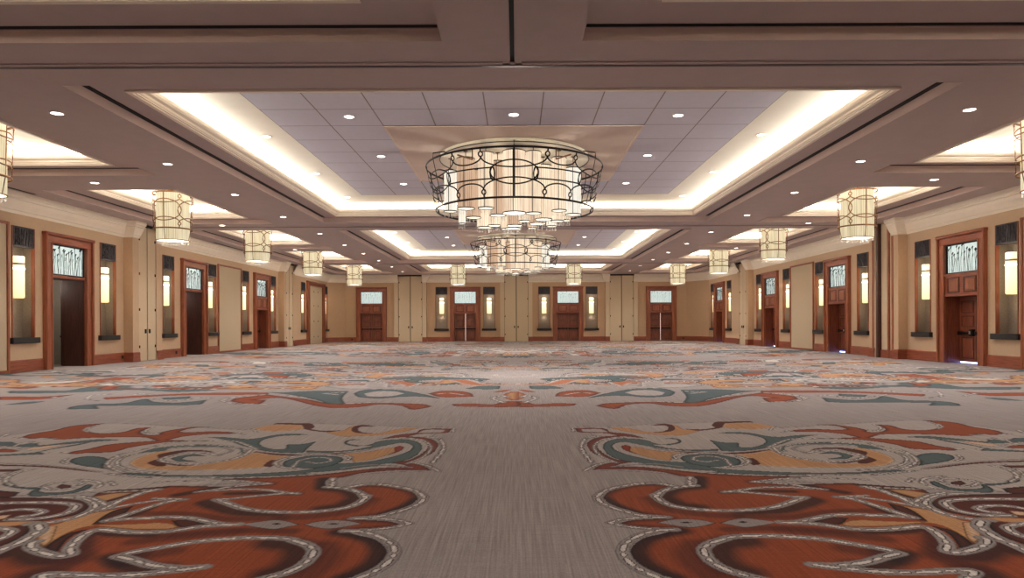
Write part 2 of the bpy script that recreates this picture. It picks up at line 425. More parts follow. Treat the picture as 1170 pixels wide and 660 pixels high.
for k, (o, c, yc) in enumerate(BIG):
    w = ('first', 'second')[k]
    for s in (-1, 1):
        for i, dy in enumerate((-3.6, -.15, 3.4)):
            down(s*3.52, yc+dy, ZC-.002, '%s of three inner downlights left of centre in the %s tiled coffer' % (ordw(i, 3), w) if s < 0 else '%s of three inner downlights right of centre in the %s tiled coffer' % (ordw(i, 3), w), 110)
        for i, dy in enumerate((-2.1, 1.85, 5.6)):
            down(s*5.84, yc+dy, ZC-.002, '%s of three outer downlights near the %s rim of the %s tiled coffer' % (ordw(i, 3), side_word(s), w), 0)
    down(0, yc-3.7, ZC-.002, 'downlight on the centre line in front of the %s chandelier' % w, 110)

# cove lamps on the hidden ledges ------------------------------------------
WARM = (1, .94, .84)
for kind, o, c, yc in ALL:
    X0, X1, Y0, Y1 = c; zz = ZK+.05
    w = .2 if kind != 'side' else .15
    pl = {'big': 13, 'row3': 15, 'near': 8.0, 'side': 17.0}[kind]
    for (x, y, lx, ly, ax) in ((X0-w, (Y0+Y1)/2, .1, Y1-Y0, 'l'), (X1+w, (Y0+Y1)/2, .1, Y1-Y0, 'r'), ((X0+X1)/2, Y0-w, X1-X0, .1, 'n'), ((X0+X1)/2, Y1+w, X1-X0, .1, 'f')):
        ln = max(lx, ly); t = 1.15
        rot = {'l': (pi, t, 0), 'r': (pi, -t, 0), 'n': (pi+t, 0, 0), 'f': (pi-t, 0, 0)}[ax]
        area('cove_lamp', (x, y, zz), rot, lx, ly, pl*ln, WARM)

# ================================================================== WALLS
BAYS = [18.05, 34.45]
NICHE_Y = [20.05, 24.2, 28.4, 32.45, 36.45, 40.55, 46.3]
DOOR_Y = [22.05, 30.6, 38.7]
PROJ = [26.2, 42.55]
NW, NZ0, NZ1, ND = .47, .85, 4.25, .36     # niche half width, bottom, top, depth
DW = .84                                     # door opening half width
def nholes(ys): return [(y-NW, y+NW, NZ0, NZ1) for y in ys]
left_niches = NICHE_Y+[51.75]
right_niches = NICHE_Y+[50.15]
YL, YR = 52.35, 51.2
mb = MB()
holes = nholes(left_niches)+[(y-DW, y+DW, 0, 3.92) for y in DOOR_Y]
mb.grid([YF, YL], [0, ZA], holes, lambda u, v: (-WX, u, v), 'wall')
struct(mb.build('wall_left'))
mb = MB()
rdoors = DOOR_Y+[48.4]
holes = nholes(right_niches)+[(y-DW, y+DW, 0, 3.92) for y in rdoors]
mb.grid([YF, YR], [0, ZA], holes, lambda u, v: (WX, u, v), 'wall')
struct(mb.build('wall_right'))
BD = [-11.28, -3.98, 4.03, 11.28]
BN = [-5.83, -2.12, 2.17, 5.87]
mb = MB()
holes = nholes(BN)+[(x-DW, x+DW, 0, 3.92) for x in BD]
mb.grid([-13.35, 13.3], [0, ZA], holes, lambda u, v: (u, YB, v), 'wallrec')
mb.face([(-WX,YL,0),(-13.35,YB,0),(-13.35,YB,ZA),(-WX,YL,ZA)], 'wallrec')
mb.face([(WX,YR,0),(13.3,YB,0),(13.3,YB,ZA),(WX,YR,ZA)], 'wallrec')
struct(mb.build('wall_back'))
mb = MB(); mb.grid([-WX, WX], [0, ZA], [], lambda u, v: (u, YF, v), 'wall'); struct(mb.build('wall_front'))
# projecting piers that hold the folding partitions (built as trims of the wall)
PD = .34
AH = .62      # half width of partition leaves on side walls
for k, y in enumerate(PROJ):
    for s in (-1, 1):
        mb = MB(); xo, xi = s*WX, s*(WX-PD); h = 1.03
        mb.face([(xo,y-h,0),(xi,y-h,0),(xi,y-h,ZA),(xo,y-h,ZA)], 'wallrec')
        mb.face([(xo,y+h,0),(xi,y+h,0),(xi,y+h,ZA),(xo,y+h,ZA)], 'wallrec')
        for a, b in ((-h, -AH), (AH, h)):
            mb.face([(xi,y+a,0),(xi,y+b,0),(xi,y+b,ZA),(xi,y+a,ZA)], 'wall')
        mb.face([(s*(WX-PD+.12),y-AH,0),(s*(WX-PD+.12),y+AH,0),(s*(WX-PD+.12),y+AH,ZA),(s*(WX-PD+.12),y-AH,ZA)], 'black')
        for a in (-AH, AH): mb.face([(xi,y+a,0),(s*(WX-PD+.12),y+a,0),(s*(WX-PD+.12),y+a,ZA),(xi,y+a,ZA)], 'wall')
        struct(mb.build('wall_%s' % side_word(s)))
BP = [-8.22, 0.0, 8.17]; BH, BA = 1.25, .93; BPD = .3
for x in BP:
    mb = MB()
    for a in (-BH, BH): mb.face([(x+a,YB,0),(x+a,YB-BPD,0),(x+a,YB-BPD,ZA),(x+a,YB,ZA)], 'wallrec')
    for a, b in ((-BH, -BA), (BA, BH)): mb.face([(x+a,YB-BPD,0),(x+b,YB-BPD,0),(x+b,YB-BPD,ZA),(x+a,YB-BPD,ZA)], 'air')
    mb.face([(x-BA,YB-.18,0),(x+BA,YB-.18,0),(x+BA,YB-.18,ZA),(x-BA,YB-.18,ZA)], 'black')
    for a in (-BA, BA): mb.face([(x+a,YB-BPD,0),(x+a,YB-.18,0),(x+a,YB-.18,ZA),(x+a,YB-BPD,ZA)], 'wallrec')
    struct(mb.build('wall_back'))

# crown moulding and baseboards follow the walls ------------------------------
CP = [(0, 4.60), (.035, 4.60), (.045, 4.68), (.08, 4.70), (.11, 4.76), (.17, 4.86), (.20, 4.96), (.24, 4.98), (.24, 5.03), (.29, 5.06), (.31, 5.13), (.31, ZA)]
BPf = [(0, .36), (.03, .36), (.045, .33), (.045, .05), (.055, .045), (.055, 0)]
# paths run so that the room is on the left-hand side of the path
def right_path():
    P = [[(WX, YF)]]
    for y in PROJ:
        P[-1] += [(WX, y-1.03), (WX-PD, y-1.03), (WX-PD, y-AH)]
        P.append([(WX-PD, y+AH), (WX-PD, y+1.03), (WX, y+1.03)])
    P[-1] += [(WX, YR), (13.3, YB)]
    for x in reversed(BP):
        P[-1] += [(x+BH, YB), (x+BH, YB-BPD), (x+BA, YB-BPD)]
        P.append([(x-BA, YB-BPD), (x-BH, YB-BPD), (x-BH, YB)])
    P[-1] += [(-13.35, YB), (-WX, YL)]
    for y in reversed(PROJ):
        P[-1] += [(-WX, y+1.03), (-WX+PD, y+1.03), (-WX+PD, y+AH)]
        P.append([(-WX+PD, y-AH), (-WX+PD, y-1.03), (-WX, y-1.03)])
    P[-1] += [(-WX, YF)]
    return P
PATH = right_path()
for i, p in enumerate(PATH):
    mb = MB(); mb.sweep(p, CP, 'crownw'); struct(mb.build('trim_%d' % (40+i)))
# baseboards: cut where doors, framed panels stand
def clip(p, gaps):
    """gaps: list of (axis, const, a, b) removed from straight runs"""
    out = [[p[0]]]
    for a, b in zip(p, p[1:]):
        cuts = []
        for ax, cst, g0, g1 in gaps:
            k = 0 if ax == 'x' else 1
            if abs(a[1-k]-cst) < .01 and abs(b[1-k]-cst) < .01:
                lo, hi = sorted((a[k], b[k]))
                if g0 > lo-.01 and g1 < hi+.01: cuts.append((g0, g1, k))
        if cuts:
            k = cuts[0][2]; sgn = 1 if b[k] > a[k] else -1
            cuts.sort(key=lambda c: sgn*c[0])
            for g0, g1, k in cuts:
                e0, e1 = (g0, g1) if sgn > 0 else (g1, g0)
                q0 = list(a); q0[k] = e0; q1 = list(a); q1[k] = e1
                out[-1].append(tuple(q0)); out.append([tuple(q1)])
        out[-1].append(b)
    return [o for o in out if len(o) > 1]
gaps = []
for y in DOOR_Y: gaps += [('y', WX, y-1.17, y+1.17), ('y', -WX, y-1.17, y+1.17)]
gaps += [('y', WX, 48.4-1.17, 48.4+1.17), ('y', -WX, 49.1-2.1, 49.1+2.1)]
for y in BAYS: gaps += [('y', WX, y-1.4, y+1.4), ('y', -WX, y-1.4, y+1.4)]
for x in BD: gaps += [('x', YB, x-1.17, x+1.17)]
bb = {'left': MB(), 'right': MB(), 'back': MB()}
for p in PATH:
    for q in clip(p, gaps):
        mx = sum(a[0] for a in q)/len(q); my = sum(a[1] for a in q)/len(q)
        side = 'back' if my > 51.9 else ('left' if mx < 0 else 'right')
        bb[side].sweep(q, BPf, 'woodh')
for k in bb: struct(bb[k].build('baseboard_%s' % k))

# ================================================================== DOORS
def reeds(t, seed, r=.008):
    rnd = random.Random(seed); mb = MB()
    for k in range(17):
        x = -.76+1.52*(k+.5)/17+rnd.uniform(-.03, .03); h = rnd.uniform(.55, .88); ph = rnd.uniform(0, 6)
        pts = [(x+.02*sin(ph+q*5)+.03*(q*q)*sin(ph*3), .028, 3.0+h*q) for q in [i/7 for i in range(8)]]
        mb.tube(pts, r, 'reed', 4)
        e = pts[-1]
        mb.tube([(e[0]-.02, .026, e[2]-.02), (e[0], .026, e[2]+.02), (e[0]+.025, .026, e[2]+.045)], r*2.4, 'reed', 5)
        if k % 2: 
            q = pts[4]; mb.tube([q, (q[0]+.04, .026, q[2]+.06), (q[0]+.05, .026, q[2]+.13)], r*.8, 'reed', 4)
    return mb.build('reed_grille', t)
def casing(t, hw=1.18, iw=DW, top=4.25, itop=3.92):
    mb = MB()
    for s in (-1, 1):
        a, b = sorted((s*iw, s*(hw-.08))); mb.box(a, b, -.085, .02, 0, itop+.0, 'wood', .015)
        a, b = sorted((s*(hw-.08), s*hw)); mb.box(a, b, -.15, .02, 0, top, 'wood', .02)
        a, b = sorted((s*(iw), s*(iw+.05))); mb.box(a, b, -.105, -.08, 0, itop+.02, 'wood', .008)
    mb.box(-hw+.08, hw-.08, -.085, .02, itop, top-.1, 'woodh', .015)
    mb.box(-hw-.02, hw+.02, -.17, .02, top-.1, top, 'woodh', .03)
    mb.box(-iw, iw, -.105, -.08, itop, itop+.05, 'woodh', .008)
    return mb.build('casing', t)
def transom(t, seed=3, r=.008):
    mb = MB(); mb.box(-DW, DW, .045, .06, 2.95, 3.92, 'glass'); g = mb.build('transom_glass', t)
    mb = MB()
    for (a, b, c, d) in ((-DW, DW, 3.88, 3.92), (-DW, DW, 2.95, 2.99), (-DW, -DW+.03, 2.99, 3.88), (DW-.03, DW, 2.99, 3.88)): mb.box(a, b, .0, .045, c, d, 'iron')
    mb.build('transom_frame', t)
    reeds(t, seed, r)
def header(t, z0=2.2):
    mb = MB(); mb.box(-DW, DW, -.03, .12, z0, 2.95, 'woodh')
    mb.box(-DW, DW, -.06, -.03, z0, z0+.07, 'woodh', .01); mb.box(-DW, DW, -.06, -.03, 2.87, 2.95, 'woodh', .01)
    mb.build('header', t)
    for s in (-1, 1):
        mb = MB(); c = s*.41; zc = (z0+.07+2.87)/2; hh = .25
        for (a, b, d, e) in ((c-.3, c+.3, zc+hh-.03, zc+hh), (c-.3, c+.3, zc-hh, zc-hh+.03), (c-.3, c-.27, zc-hh+.03, zc+hh-.03), (c+.27, c+.3, zc-hh+.03, zc+hh-.03)):
            mb.box(a, b, -.05, -.03, d, e, 'wooddark')
        mb.box(c-.24, c+.24, -.055, -.03, zc-hh+.06, zc+hh-.06, 'wood', .02)
        mb.build('raised_panel', t)
def jamb(t, top, depth, key='wood2'):
    mb = MB()
    for s in (-1, 1):
        a, b = sorted((s*DW, s*(DW+.03))); mb.box(a, b, .0, depth, 0, top, key)
    mb.box(-DW, DW, .12, depth, top, top+.03, key)
    mb.build('jamb', t)
def leaf(t, x0, x1, y, top, z0, key, bar=True, bright_lock=False):
    mb = MB(); w = x1-x0
    mb.box(x0+.004, x1-.004, y, y+.045, z0, top, key)
    for (a, b) in ((.16, .86), (1.2, 1.56), (1.66, top-.14)):
        for (p, q, r, s_) in ((x0+.12, x1-.12, a, a+.02), (x0+.12, x1-.12, b-.02, b), (x0+.12, x0+.14, a+.02, b-.02), (x1-.14, x1-.12, a+.02, b-.02)): mb.box(p, q, y-.012, y, r, s_, 'wooddark')
        mb.box(x0+.17, x1-.17, y-.016, y, a+.05, b-.05, key, .012)
    l = mb.build('door_leaf', t)
    if bar:
        mb = MB(); mb.box(x0+.05, x1-.05, y-.1, y-.055, .95, 1.03, 'iron', .01)
        for xx in (x0+.09, x1-.09): mb.box(xx-.05, xx+.05, y-.1, y, .93, 1.05, 'iron')
        mb.build('panic_bar', l)
        if bright_lock:
            mb = MB(); mb.box(x1-.2, x1-.06, y-.13, y, .9, 1.12, 'iron', .02); mb.box(x1-.165, x1-.095, y-.15, y-.13, .96, 1.06, 'steel', .01); mb.build('lock_case', l)
    return l
def closed_door(name, label, loc, rz, depth=.5, gap=False, seam=False):
    t = thing(name, label, 'door', loc, rz)
    casing(t); transom(t, int(loc[1]*7+loc[0]) % 97, .004 if loc[1] > 50 else .008); header(t); jamb(t, 2.2, depth)
    z0 = .05 if gap else .01
    leaf(t, -DW, 0, depth-.06, 2.19, z0, 'wood2', True, gap); leaf(t, 0, DW, depth-.06, 2.19, z0, 'wood2', True, gap)
    if gap:
        mb = MB(); mb.box(-DW, DW, depth-.03, depth-.01, 0.002, .055, 'daylight'); mb.build('gap_glow', t)
    else:
        mb = MB(); mb.box(-DW, DW, depth-.02, depth, 0.0, .02, 'wooddark'); mb.build('threshold', t)
    mb = MB()
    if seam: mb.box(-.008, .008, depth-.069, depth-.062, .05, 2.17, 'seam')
    else: mb.box(-.006, .006, depth-.064, depth-.05, .05, 2.17, 'black')
    mb.build('meeting_seam', t)
    mb = MB(); mb.box(-DW-.03, DW+.03, depth, depth+.03, 0, 3.95, 'black'); mb.build('backing', t)
    struct(t); return t
def open_door(name, label, loc, rz):
    t = thing(name, label, 'door', loc, rz)
    casing(t); transom(t, 11)
    mb = MB(); mb.box(-DW, DW, -.03, .12, 2.86, 2.95, 'woodh', .01); mb.build('header', t)
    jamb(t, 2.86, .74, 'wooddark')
    # leaf swung back into the lobby behind
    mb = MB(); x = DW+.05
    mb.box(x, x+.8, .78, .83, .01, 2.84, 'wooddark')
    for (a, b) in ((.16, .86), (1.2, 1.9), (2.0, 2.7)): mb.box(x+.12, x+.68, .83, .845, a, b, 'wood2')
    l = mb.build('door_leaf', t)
    mb = MB(); mb.box(x+.06, x+.74, .845, .9, .96, 1.02, 'iron'); mb.build('panic_bar', l)
    # dim lobby shell
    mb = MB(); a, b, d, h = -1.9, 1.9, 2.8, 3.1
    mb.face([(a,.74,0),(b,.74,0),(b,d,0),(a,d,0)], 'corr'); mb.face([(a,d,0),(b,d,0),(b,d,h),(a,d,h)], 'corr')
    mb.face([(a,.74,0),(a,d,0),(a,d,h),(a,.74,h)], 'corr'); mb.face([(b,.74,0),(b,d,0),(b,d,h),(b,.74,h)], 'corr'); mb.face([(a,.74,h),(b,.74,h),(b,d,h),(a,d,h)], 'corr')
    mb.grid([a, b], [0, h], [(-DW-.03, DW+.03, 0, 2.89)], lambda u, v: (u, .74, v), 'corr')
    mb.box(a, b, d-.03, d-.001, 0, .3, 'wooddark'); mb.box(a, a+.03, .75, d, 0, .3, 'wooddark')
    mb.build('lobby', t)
    lx = loc[0]+(-1.5 if loc[0] < 0 else 1.4); point('lobby_fill', (lx, loc[1]+.3, 2.7), 30, (1,.9,.8), .1)  # unseen light added to lift the lobby out of black
    struct(t); return t
LZ, RZ = pi/2, -pi/2
dn = [0]
def dname(): dn[0] += 1; return 'door_%d' % dn[0]
open_door(dname(), 'open doorway on the left wall nearest the camera, dark lobby and patterned transom', (-WX, DOOR_Y[0], 0), LZ)
open_door(dname(), 'second open doorway on the left wall, dark inside, just past the first beige pier', (-WX, DOOR_Y[1], 0), LZ)
closed_door(dname(), 'closed cherry double door on the left wall with two square panels under its transom', (-WX, DOOR_Y[2], 0), LZ)
for i, y in enumerate(rdoors):
    closed_door(dname(), '%s cherry double door on the right wall with daylight under it' % ordw(i, 4) if i < 3 else 'farthest cherry double door on the right wall beyond the second pier', (WX, y, 0), RZ, gap=True)
for x, w, sm in zip(BD, ('leftmost cherry double door on the far wall', 'far wall cherry door second from the left, between two sconce niches', 'far wall cherry door third from the left, between two sconce niches', 'rightmost cherry double door on the far wall'), (0,1,0,1)):
    closed_door(dname(), w, (x, YB, 0), 0, depth=.35, seam=bool(sm))

# ================================================================== NICHES AND SCONCES
def proto_niche():
    t = thing('wall_niche', 'x', 'wall niche', (0,0,0))
    mb = MB(); d = ND
    mb.face([(-NW,d,NZ0),(NW,d,NZ0),(NW,d,NZ1),(-NW,d,NZ1)], 'niche')
    for s in (-1, 1): mb.face([(s*NW,0,NZ0),(s*NW,d,NZ0),(s*NW,d,NZ1),(s*NW,0,NZ1)], 'niche')
    mb.face([(-NW,0,NZ1),(NW,0,NZ1),(NW,d,NZ1),(-NW,d,NZ1)], 'niche'); mb.face([(-NW,0,NZ0),(NW,0,NZ0),(NW,d,NZ0),(-NW,d,NZ0)], 'niche')
    mb.build('lining', t)
    mb = MB()
    for s in (-1, 1):
        a, b = sorted((s*NW, s*(NW-.035))); mb.box(a, b, -.03, .08, NZ0, NZ1, 'wood', .008)
    mb.build('frame', t)
    mb = MB(); mb.box(-NW+.03, NW-.03, -.035, .14, 3.66, NZ1, 'relief', .012)
    rnd = random.Random(4)
    for k in range(9):
        x = -.36+.09*k; pts = [(x+.03*sin(q*3+k), -.04, 3.7+.5*q) for q in (0, .25, .5, .75, 1)]; mb.tube(pts, .016, 'relief', 5)
    for k in range(8): mb.lathe([(.001, 3.72+.06*k), (.035, 3.75+.06*k), (.001, 3.78+.06*k)], 'relief', 8, rnd.uniform(-.35, .35), -.045)
    mb.build('relief_panel', t)
    mb = MB(); mb.box(-.56, .56, -.13, .2, .84, 1.01, 'ledge', .015); mb.build('ledge', t)
    return t
def proto_sconce():
    t = thing('wall_sconce', 'x', 'wall light', (0,0,0))
    r = .175; cy = .16
    mb = MB(); mb.lathe([(r*.9, 2.17), (r, 2.19), (r, 3.38), (r*.9, 3.4)], 'sconce', 24, 0, cy); mb.disk(r*.9, 2.17, 'sconce', 24, 0, cy); mb.disk(r*.9, 3.4, 'sconce', 24, 0, cy); mb.build('glass_shade', t)
    for z in (3.0, 3.14):
        mb = MB(); mb.lathe([(r+.002, z), (r+.012, z+.01), (r+.012, z+.05), (r+.002, z+.06)], 'band' if z < 3.1 else 'steel', 24, 0, cy); mb.build('band', t)
    mb = MB(); mb.box(-.07, .07, cy+r-.02, ND-.005, 2.5, 3.1, 'steel'); mb.build('back_plate', t)
    return t
NP, SP = proto_niche(), proto_sconce(); fst = [True]
def place_niche(loc, rz, where):
    ln = 'tall recessed niche with charcoal relief top and black ledge, '+where
    ls = 'glowing cream cylinder wall light inside the niche '+where
    gn, gs = 'recessed wall niches', 'cylinder wall lights in the niches'
    if fst[0]:
        for p, l, g in ((NP, ln, gn), (SP, ls, gs)): p.location = loc; p.rotation_euler = (0,0,rz); p['label'] = l; p['group'] = g
        fst[0] = False
    else: dup(NP, loc, rz, ln, gn); dup(SP, loc, rz, ls, gs)
    # warm light the fixture throws on the niche and wall
    d = (-sin(rz)*-1, cos(rz))
    nx, ny = sin(rz), -cos(rz)     # towards the room
    point('sconce_lamp', (loc[0]+nx*.16, loc[1]+ny*.16, 3.5), 4.0, (1,.86,.66), .05)
    point('sconce_lamp', (loc[0]-nx*.16, loc[1]-ny*.16, 1.85), 1.6, (1,.86,.66), .06)
for nm, ys, s, rz in (('left', left_niches, -1, LZ), ('right', right_niches, 1, RZ)):
    for i, y in enumerate(ys): place_niche((s*WX, y, 0), rz, '%s on the %s wall' % (ordw(i, len(ys)), nm))
for x, w in zip(BN, ('left of the second far door', 'right of the second far door', 'left of the third far door', 'right of the third far door')):
    place_niche((x, YB, 0), 0, w)

# ================================================================== FRAMED PANELS
def framed(label, loc, rz, hw=1.4, top=4.32):
    t = thing('framed_panel', label, 'wall panel', loc, rz, 'tall framed fabric panels')
    mb = MB()
    for s in (-1, 1):
        a, b = sorted((s*hw, s*(hw-.09))); mb.box(a, b, -.07, -.001, 0, top, 'wood', .015)
    mb.box(-hw+.09, hw-.09, -.07, -.001, top-.08, top, 'woodh', .015); mb.box(-hw+.09, hw-.09, -.07, -.001, 0, .09, 'woodh', .015)
    mb.build('frame', t)
    mb = MB(); mb.box(-hw+.09, hw-.09, -.03, -.001, .09, top-.08, 'fabric'); mb.build('fabric_panel', t)
    return t
for nm, s, rz in (('left', -1, LZ), ('right', 1, RZ)):
    framed('tall pale fabric panel in a thin cherry frame, nearest on the %s wall' % nm, (s*WX, BAYS[0], 0), rz)
    framed('tall pale fabric panel in a thin cherry frame, midway along the %s wall' % nm, (s*WX, BAYS[1], 0), rz)

# ================================================================== FOLDING PARTITIONS
def partition(label, loc, rz, hw, recess=.06, top=ZA-.01, handle=True):
    t = thing('folding_partition', label, 'folding partition', loc, rz, 'stacked folding partitions in the piers')
    for s in (-1, 1):
        a, b = sorted((s*.025, s*(hw-.015)))
        mb = MB(); mb.box(a, b, recess, recess+.05, .01, top, 'air', .01)
        mb.box(a, a+.012, recess-.004, recess+.01, .01, top, 'wallrec'); l = mb.build('panel', t)
        xx = s*(hw-.06)
        for z in (.55, 1.95, 3.3, 4.6):
            mb = MB(); mb.box(xx-.03, xx+.03, recess-.03, recess, z-.05, z+.05, 'iron', .01); mb.build('hinge', l)
        if handle:
            mb = MB(); mb.box(s*.14-.04, s*.14+.04, recess-.04, recess, 1.05, 1.21, 'iron', .015); mb.build('handle', l)
    mb = MB(); mb.box(-hw-.03, hw+.03, recess-.1, recess+.03, top-.09, top, 'iron'); mb.build('track_head', t)
    return t
for s, rz, nm in ((-1, LZ, 'left'), (1, RZ, 'right')):
    for k, y in enumerate(PROJ):
        lab = 'beige folding partition leaves stacked in the %s pier of the %s wall' % (('near', 'far')[k], nm)
        if s > 0 and k == 0:     # this one stands partly drawn: cherry stiles and a dark slot
            t = thing('partition_pocket', 'cherry edged partition pocket with a dark wooden post, near pier of the right wall', 'partition pocket', (s*(WX-PD), y, 0), rz)
            for a in (-.74, .37, .66):
                mb = MB(); mb.box(a-.055, a+.055, -.03, .08, 0, ZA-.02, 'wood', .015); mb.build('stile', t)
            mb = MB(); mb.box(-.19, .31, .03, .08, .3, ZA-.02, 'air', .01); mb.build('panel', t)
            mb = MB(); mb.box(.43, .6, .03, .08, .3, ZA-.02, 'air', .01); mb.build('panel', t)
            mb = MB(); mb.box(-.4, .62, .0, .08, .0, .3, 'woodh', .015); mb.build('kick_board', t)
            mb = MB(); mb.box(-.68, -.36, .02, .1, .0, ZA-.02, 'wall'); mb.build('back_board', t)
            mb = MB(); mb.box(-.36, -.2, -.10, .02, .0, ZA-.02, 'wooddark', .02); mb.build('edge_seal', t)
        else:
            partition(lab, (s*(WX-PD), y, 0), rz, AH, .025)
for x, w in zip(BP, ('left of centre', 'at the centre', 'right of centre')):
    partition('beige folding partition leaves in the far wall pier %s' % w, (x, YB-BPD, 0), 0, BA)
# wide framed opening closed by partition leaves, far end of left wall
t = thing('partition_doorway', 'wide cherry framed opening closed by beige leaves at the far end of the left wall', 'folding partition', (-WX, 49.1, 0), LZ)
casing(t, 2.1, 1.55, 4.4, 4.1)
for s in (-1, 1):
    a, b = sorted((s*.015, s*1.55)); mb = MB(); mb.box(a, b, -.04, -.001, .01, 4.1, 'fabric', .01); l = mb.build('panel', t)
    for z in (.5, 1.6, 2.7, 3.7):
        mb = MB(); mb.box(s*.5-.03, s*.5+.03, -.06, -.04, z-.05, z+.05, 'iron'); mb.build('hinge', l)

# floor boxes: small dark outlet plates on the baseboards
for x, y, rz, w in ((-WX+.05, 25.0, LZ, 'left wall baseboard just before the first pier'), (-WX+.05, 28.95, LZ, 'left wall baseboard past the first pier'), (-12.8, YB-.05, 0, 'far wall baseboard at the left corner'), (13.0, YB-.05, 0, 'far wall baseboard at the right corner')):
    mb = MB(); mb.box(-.06, .06, -.018, 0, .14, .26, 'plate', .006); mb.box(-.02, .02, -.024, -.018, .16, .19, 'black'); mb.box(-.02, .02, -.024, -.018, .21, .24, 'black')
    o = mb.build('power_outlet'); o.location = (x, y, 0); o.rotation_euler = (0,0,rz); tag(o, 'small dark power outlet on the '+w, 'outlet')
# ================================================================== LAMPS
def pleated(name, parent, cx, cy, r, z0, z1, key, pl=36):
    mb = MB(); n = pl*2; vals = []
    for z in (z0, z1):
        for j in range(n):
            rr = r*(1 if j % 2 else .975); t = 2*pi*j/n; mb.v.append((cx+rr*cos(t), cy+rr*sin(t), z)); vals.append(1.0 if j % 2 else 0.0)
    k = mb.mi(key)
    for j in range(n):
        j2 = (j+1) % n; mb.f.append([j, j2, n+j2, n+j]); mb.m.append(k); mb.sm.append(True)
    o = mb.build(name, parent, vals); return o
def fringe(parent, cx, cy, r, z, n, L=.09):
    mb = MB(); rnd = random.Random(int(abs(cx*31+cy*17)*10)+n)
    for j in range(n):
        t = 2*pi*j/n; rr = r*(.96 if j % 3 else .6); l = L*rnd.uniform(.6, 1.2); x, y = cx+rr*cos(t), cy+rr*sin(t)
        mb.tube([(x,y,z), (x,y,z-l)], .003, 'crystal', 3)
        mb.lathe([(.001, z-l), (.011, z-l-.015), (.001, z-l-.04)], 'crystal', 5, x, y)
    return mb.build('crystal_fringe', parent)
def cagept(th, v, R0, R1, z0, z1):
    r = R0+(R1-R0)*v; return (r*sin(th), -r*cos(th), z0+(z1-z0)*v)
def cage(parent, R0, R1, z0, z1, units, per, circ, lens, ehalf, ev, swag0, swagM, key, rt, small, lensw, bars, flat=.7):
    mb = MB(); P = lambda a, v: cagept(a, v, R0, R1, z0, z1)
    for v in (0, 1):
        mb.tube([P(2*pi*j/96, v) for j in range(96)], rt*1.5, key, 6, True, flat)
    for u in range(units):
        c = R(per)*u
        A = lambda d: c+R(d)
        mb.tube([P(c, -.02), P(c, .5), P(c, 1.0)], rt*1.05, key, 6, False, flat)
        mb.tube([P(A(ehalf*cos(t)), ev[0]+ev[1]*sin(t)) for t in [2*pi*k/36 for k in range(36)]], rt, key, 6, True, flat)
        base = .17
        for (lo, hi, dep) in ((-circ, circ, swag0), (circ, per-circ, swagM)):
            if hi-lo < 1: continue
            m_, h_ = (lo+hi)/2, (hi-lo)/2
            for flip in (0, 1):
                pts = []
                for k in range(19):
                    t = pi*k/18; d = m_-h_*cos(t); v = base+(dep-base)*sin(t)
                    pts.append(P(A(d), 1-v if flip else v))
                mb.tube(pts, rt, key, 6, False, flat)
        angs = (circ, per-circ) if per-2*circ > 1 else (circ,)
        for a in angs:
            rr = R0; hh = abs(z1-z0)
            for v0 in (.12, .88):
                mb.tube([P(A(a)+small/rr*cos(t), v0+small/hh*sin(t)) for t in [2*pi*k/14 for k in range(14)]], rt, key, 6, True, flat)
                e = 0 if v0 < .5 else 1
                mb.tube([P(A(a), v0+(-small/hh if e == 0 else small/hh)), P(A(a), e)], rt, key, 5)
        if lens:
            for a in (lens, per-lens):
                mb.tube([P(A(a)+lensw/R0*cos(t), .515+.13*sin(t)) for t in [2*pi*k/20 for k in range(20)]], rt, key, 6, True, flat)
            for v in bars:
                mb.tube([P(A(lens+(per-2*lens)*k/6), v) for k in range(7)], rt, key, 6, False, flat)
    return mb.build('cage', parent)

def pendant(root, x, y, r, zt, zb, key, zc, fr=False):
    sh = pleated('pendant_shade', root, x, y, r, zb, zt, key, max(12, int(r*110)))
    for z in (zt, zb+.004):
        mb = MB(); mb.lathe([(r*.97, z), (r+.012, z-.012), (r+.012, z+.014), (r*.97, z+.012)] if z != zt else [(r+.012, z-.012), (r+.012, z+.012), (.001, z+.012)], 'iron', 28, x, y); mb.build('rim', sh)
    mb = MB(); mb.disk(r*.96, zb+.006, 'diff', 28, x, y); mb.build('diffuser', sh)
    fringe(sh, x, y, r, zb-.005, max(8, int(r*60)))
    mb = MB(); mb.tube([(x,y,zt), (x,y,zc)], .010, 'bronze', 6); mb.lathe([(.001, zc-.004), (.05, zc-.01), (.06, zc-.0)], 'bronze', 10, x, y); mb.build('rod', sh)
    if fr:
        mb = MB(); mb.tube([(x-.03,y-r-.02,zt), (x-.03,y-r-.02,zb)], .009, 'iron', 5); mb.build('front_rod', sh)
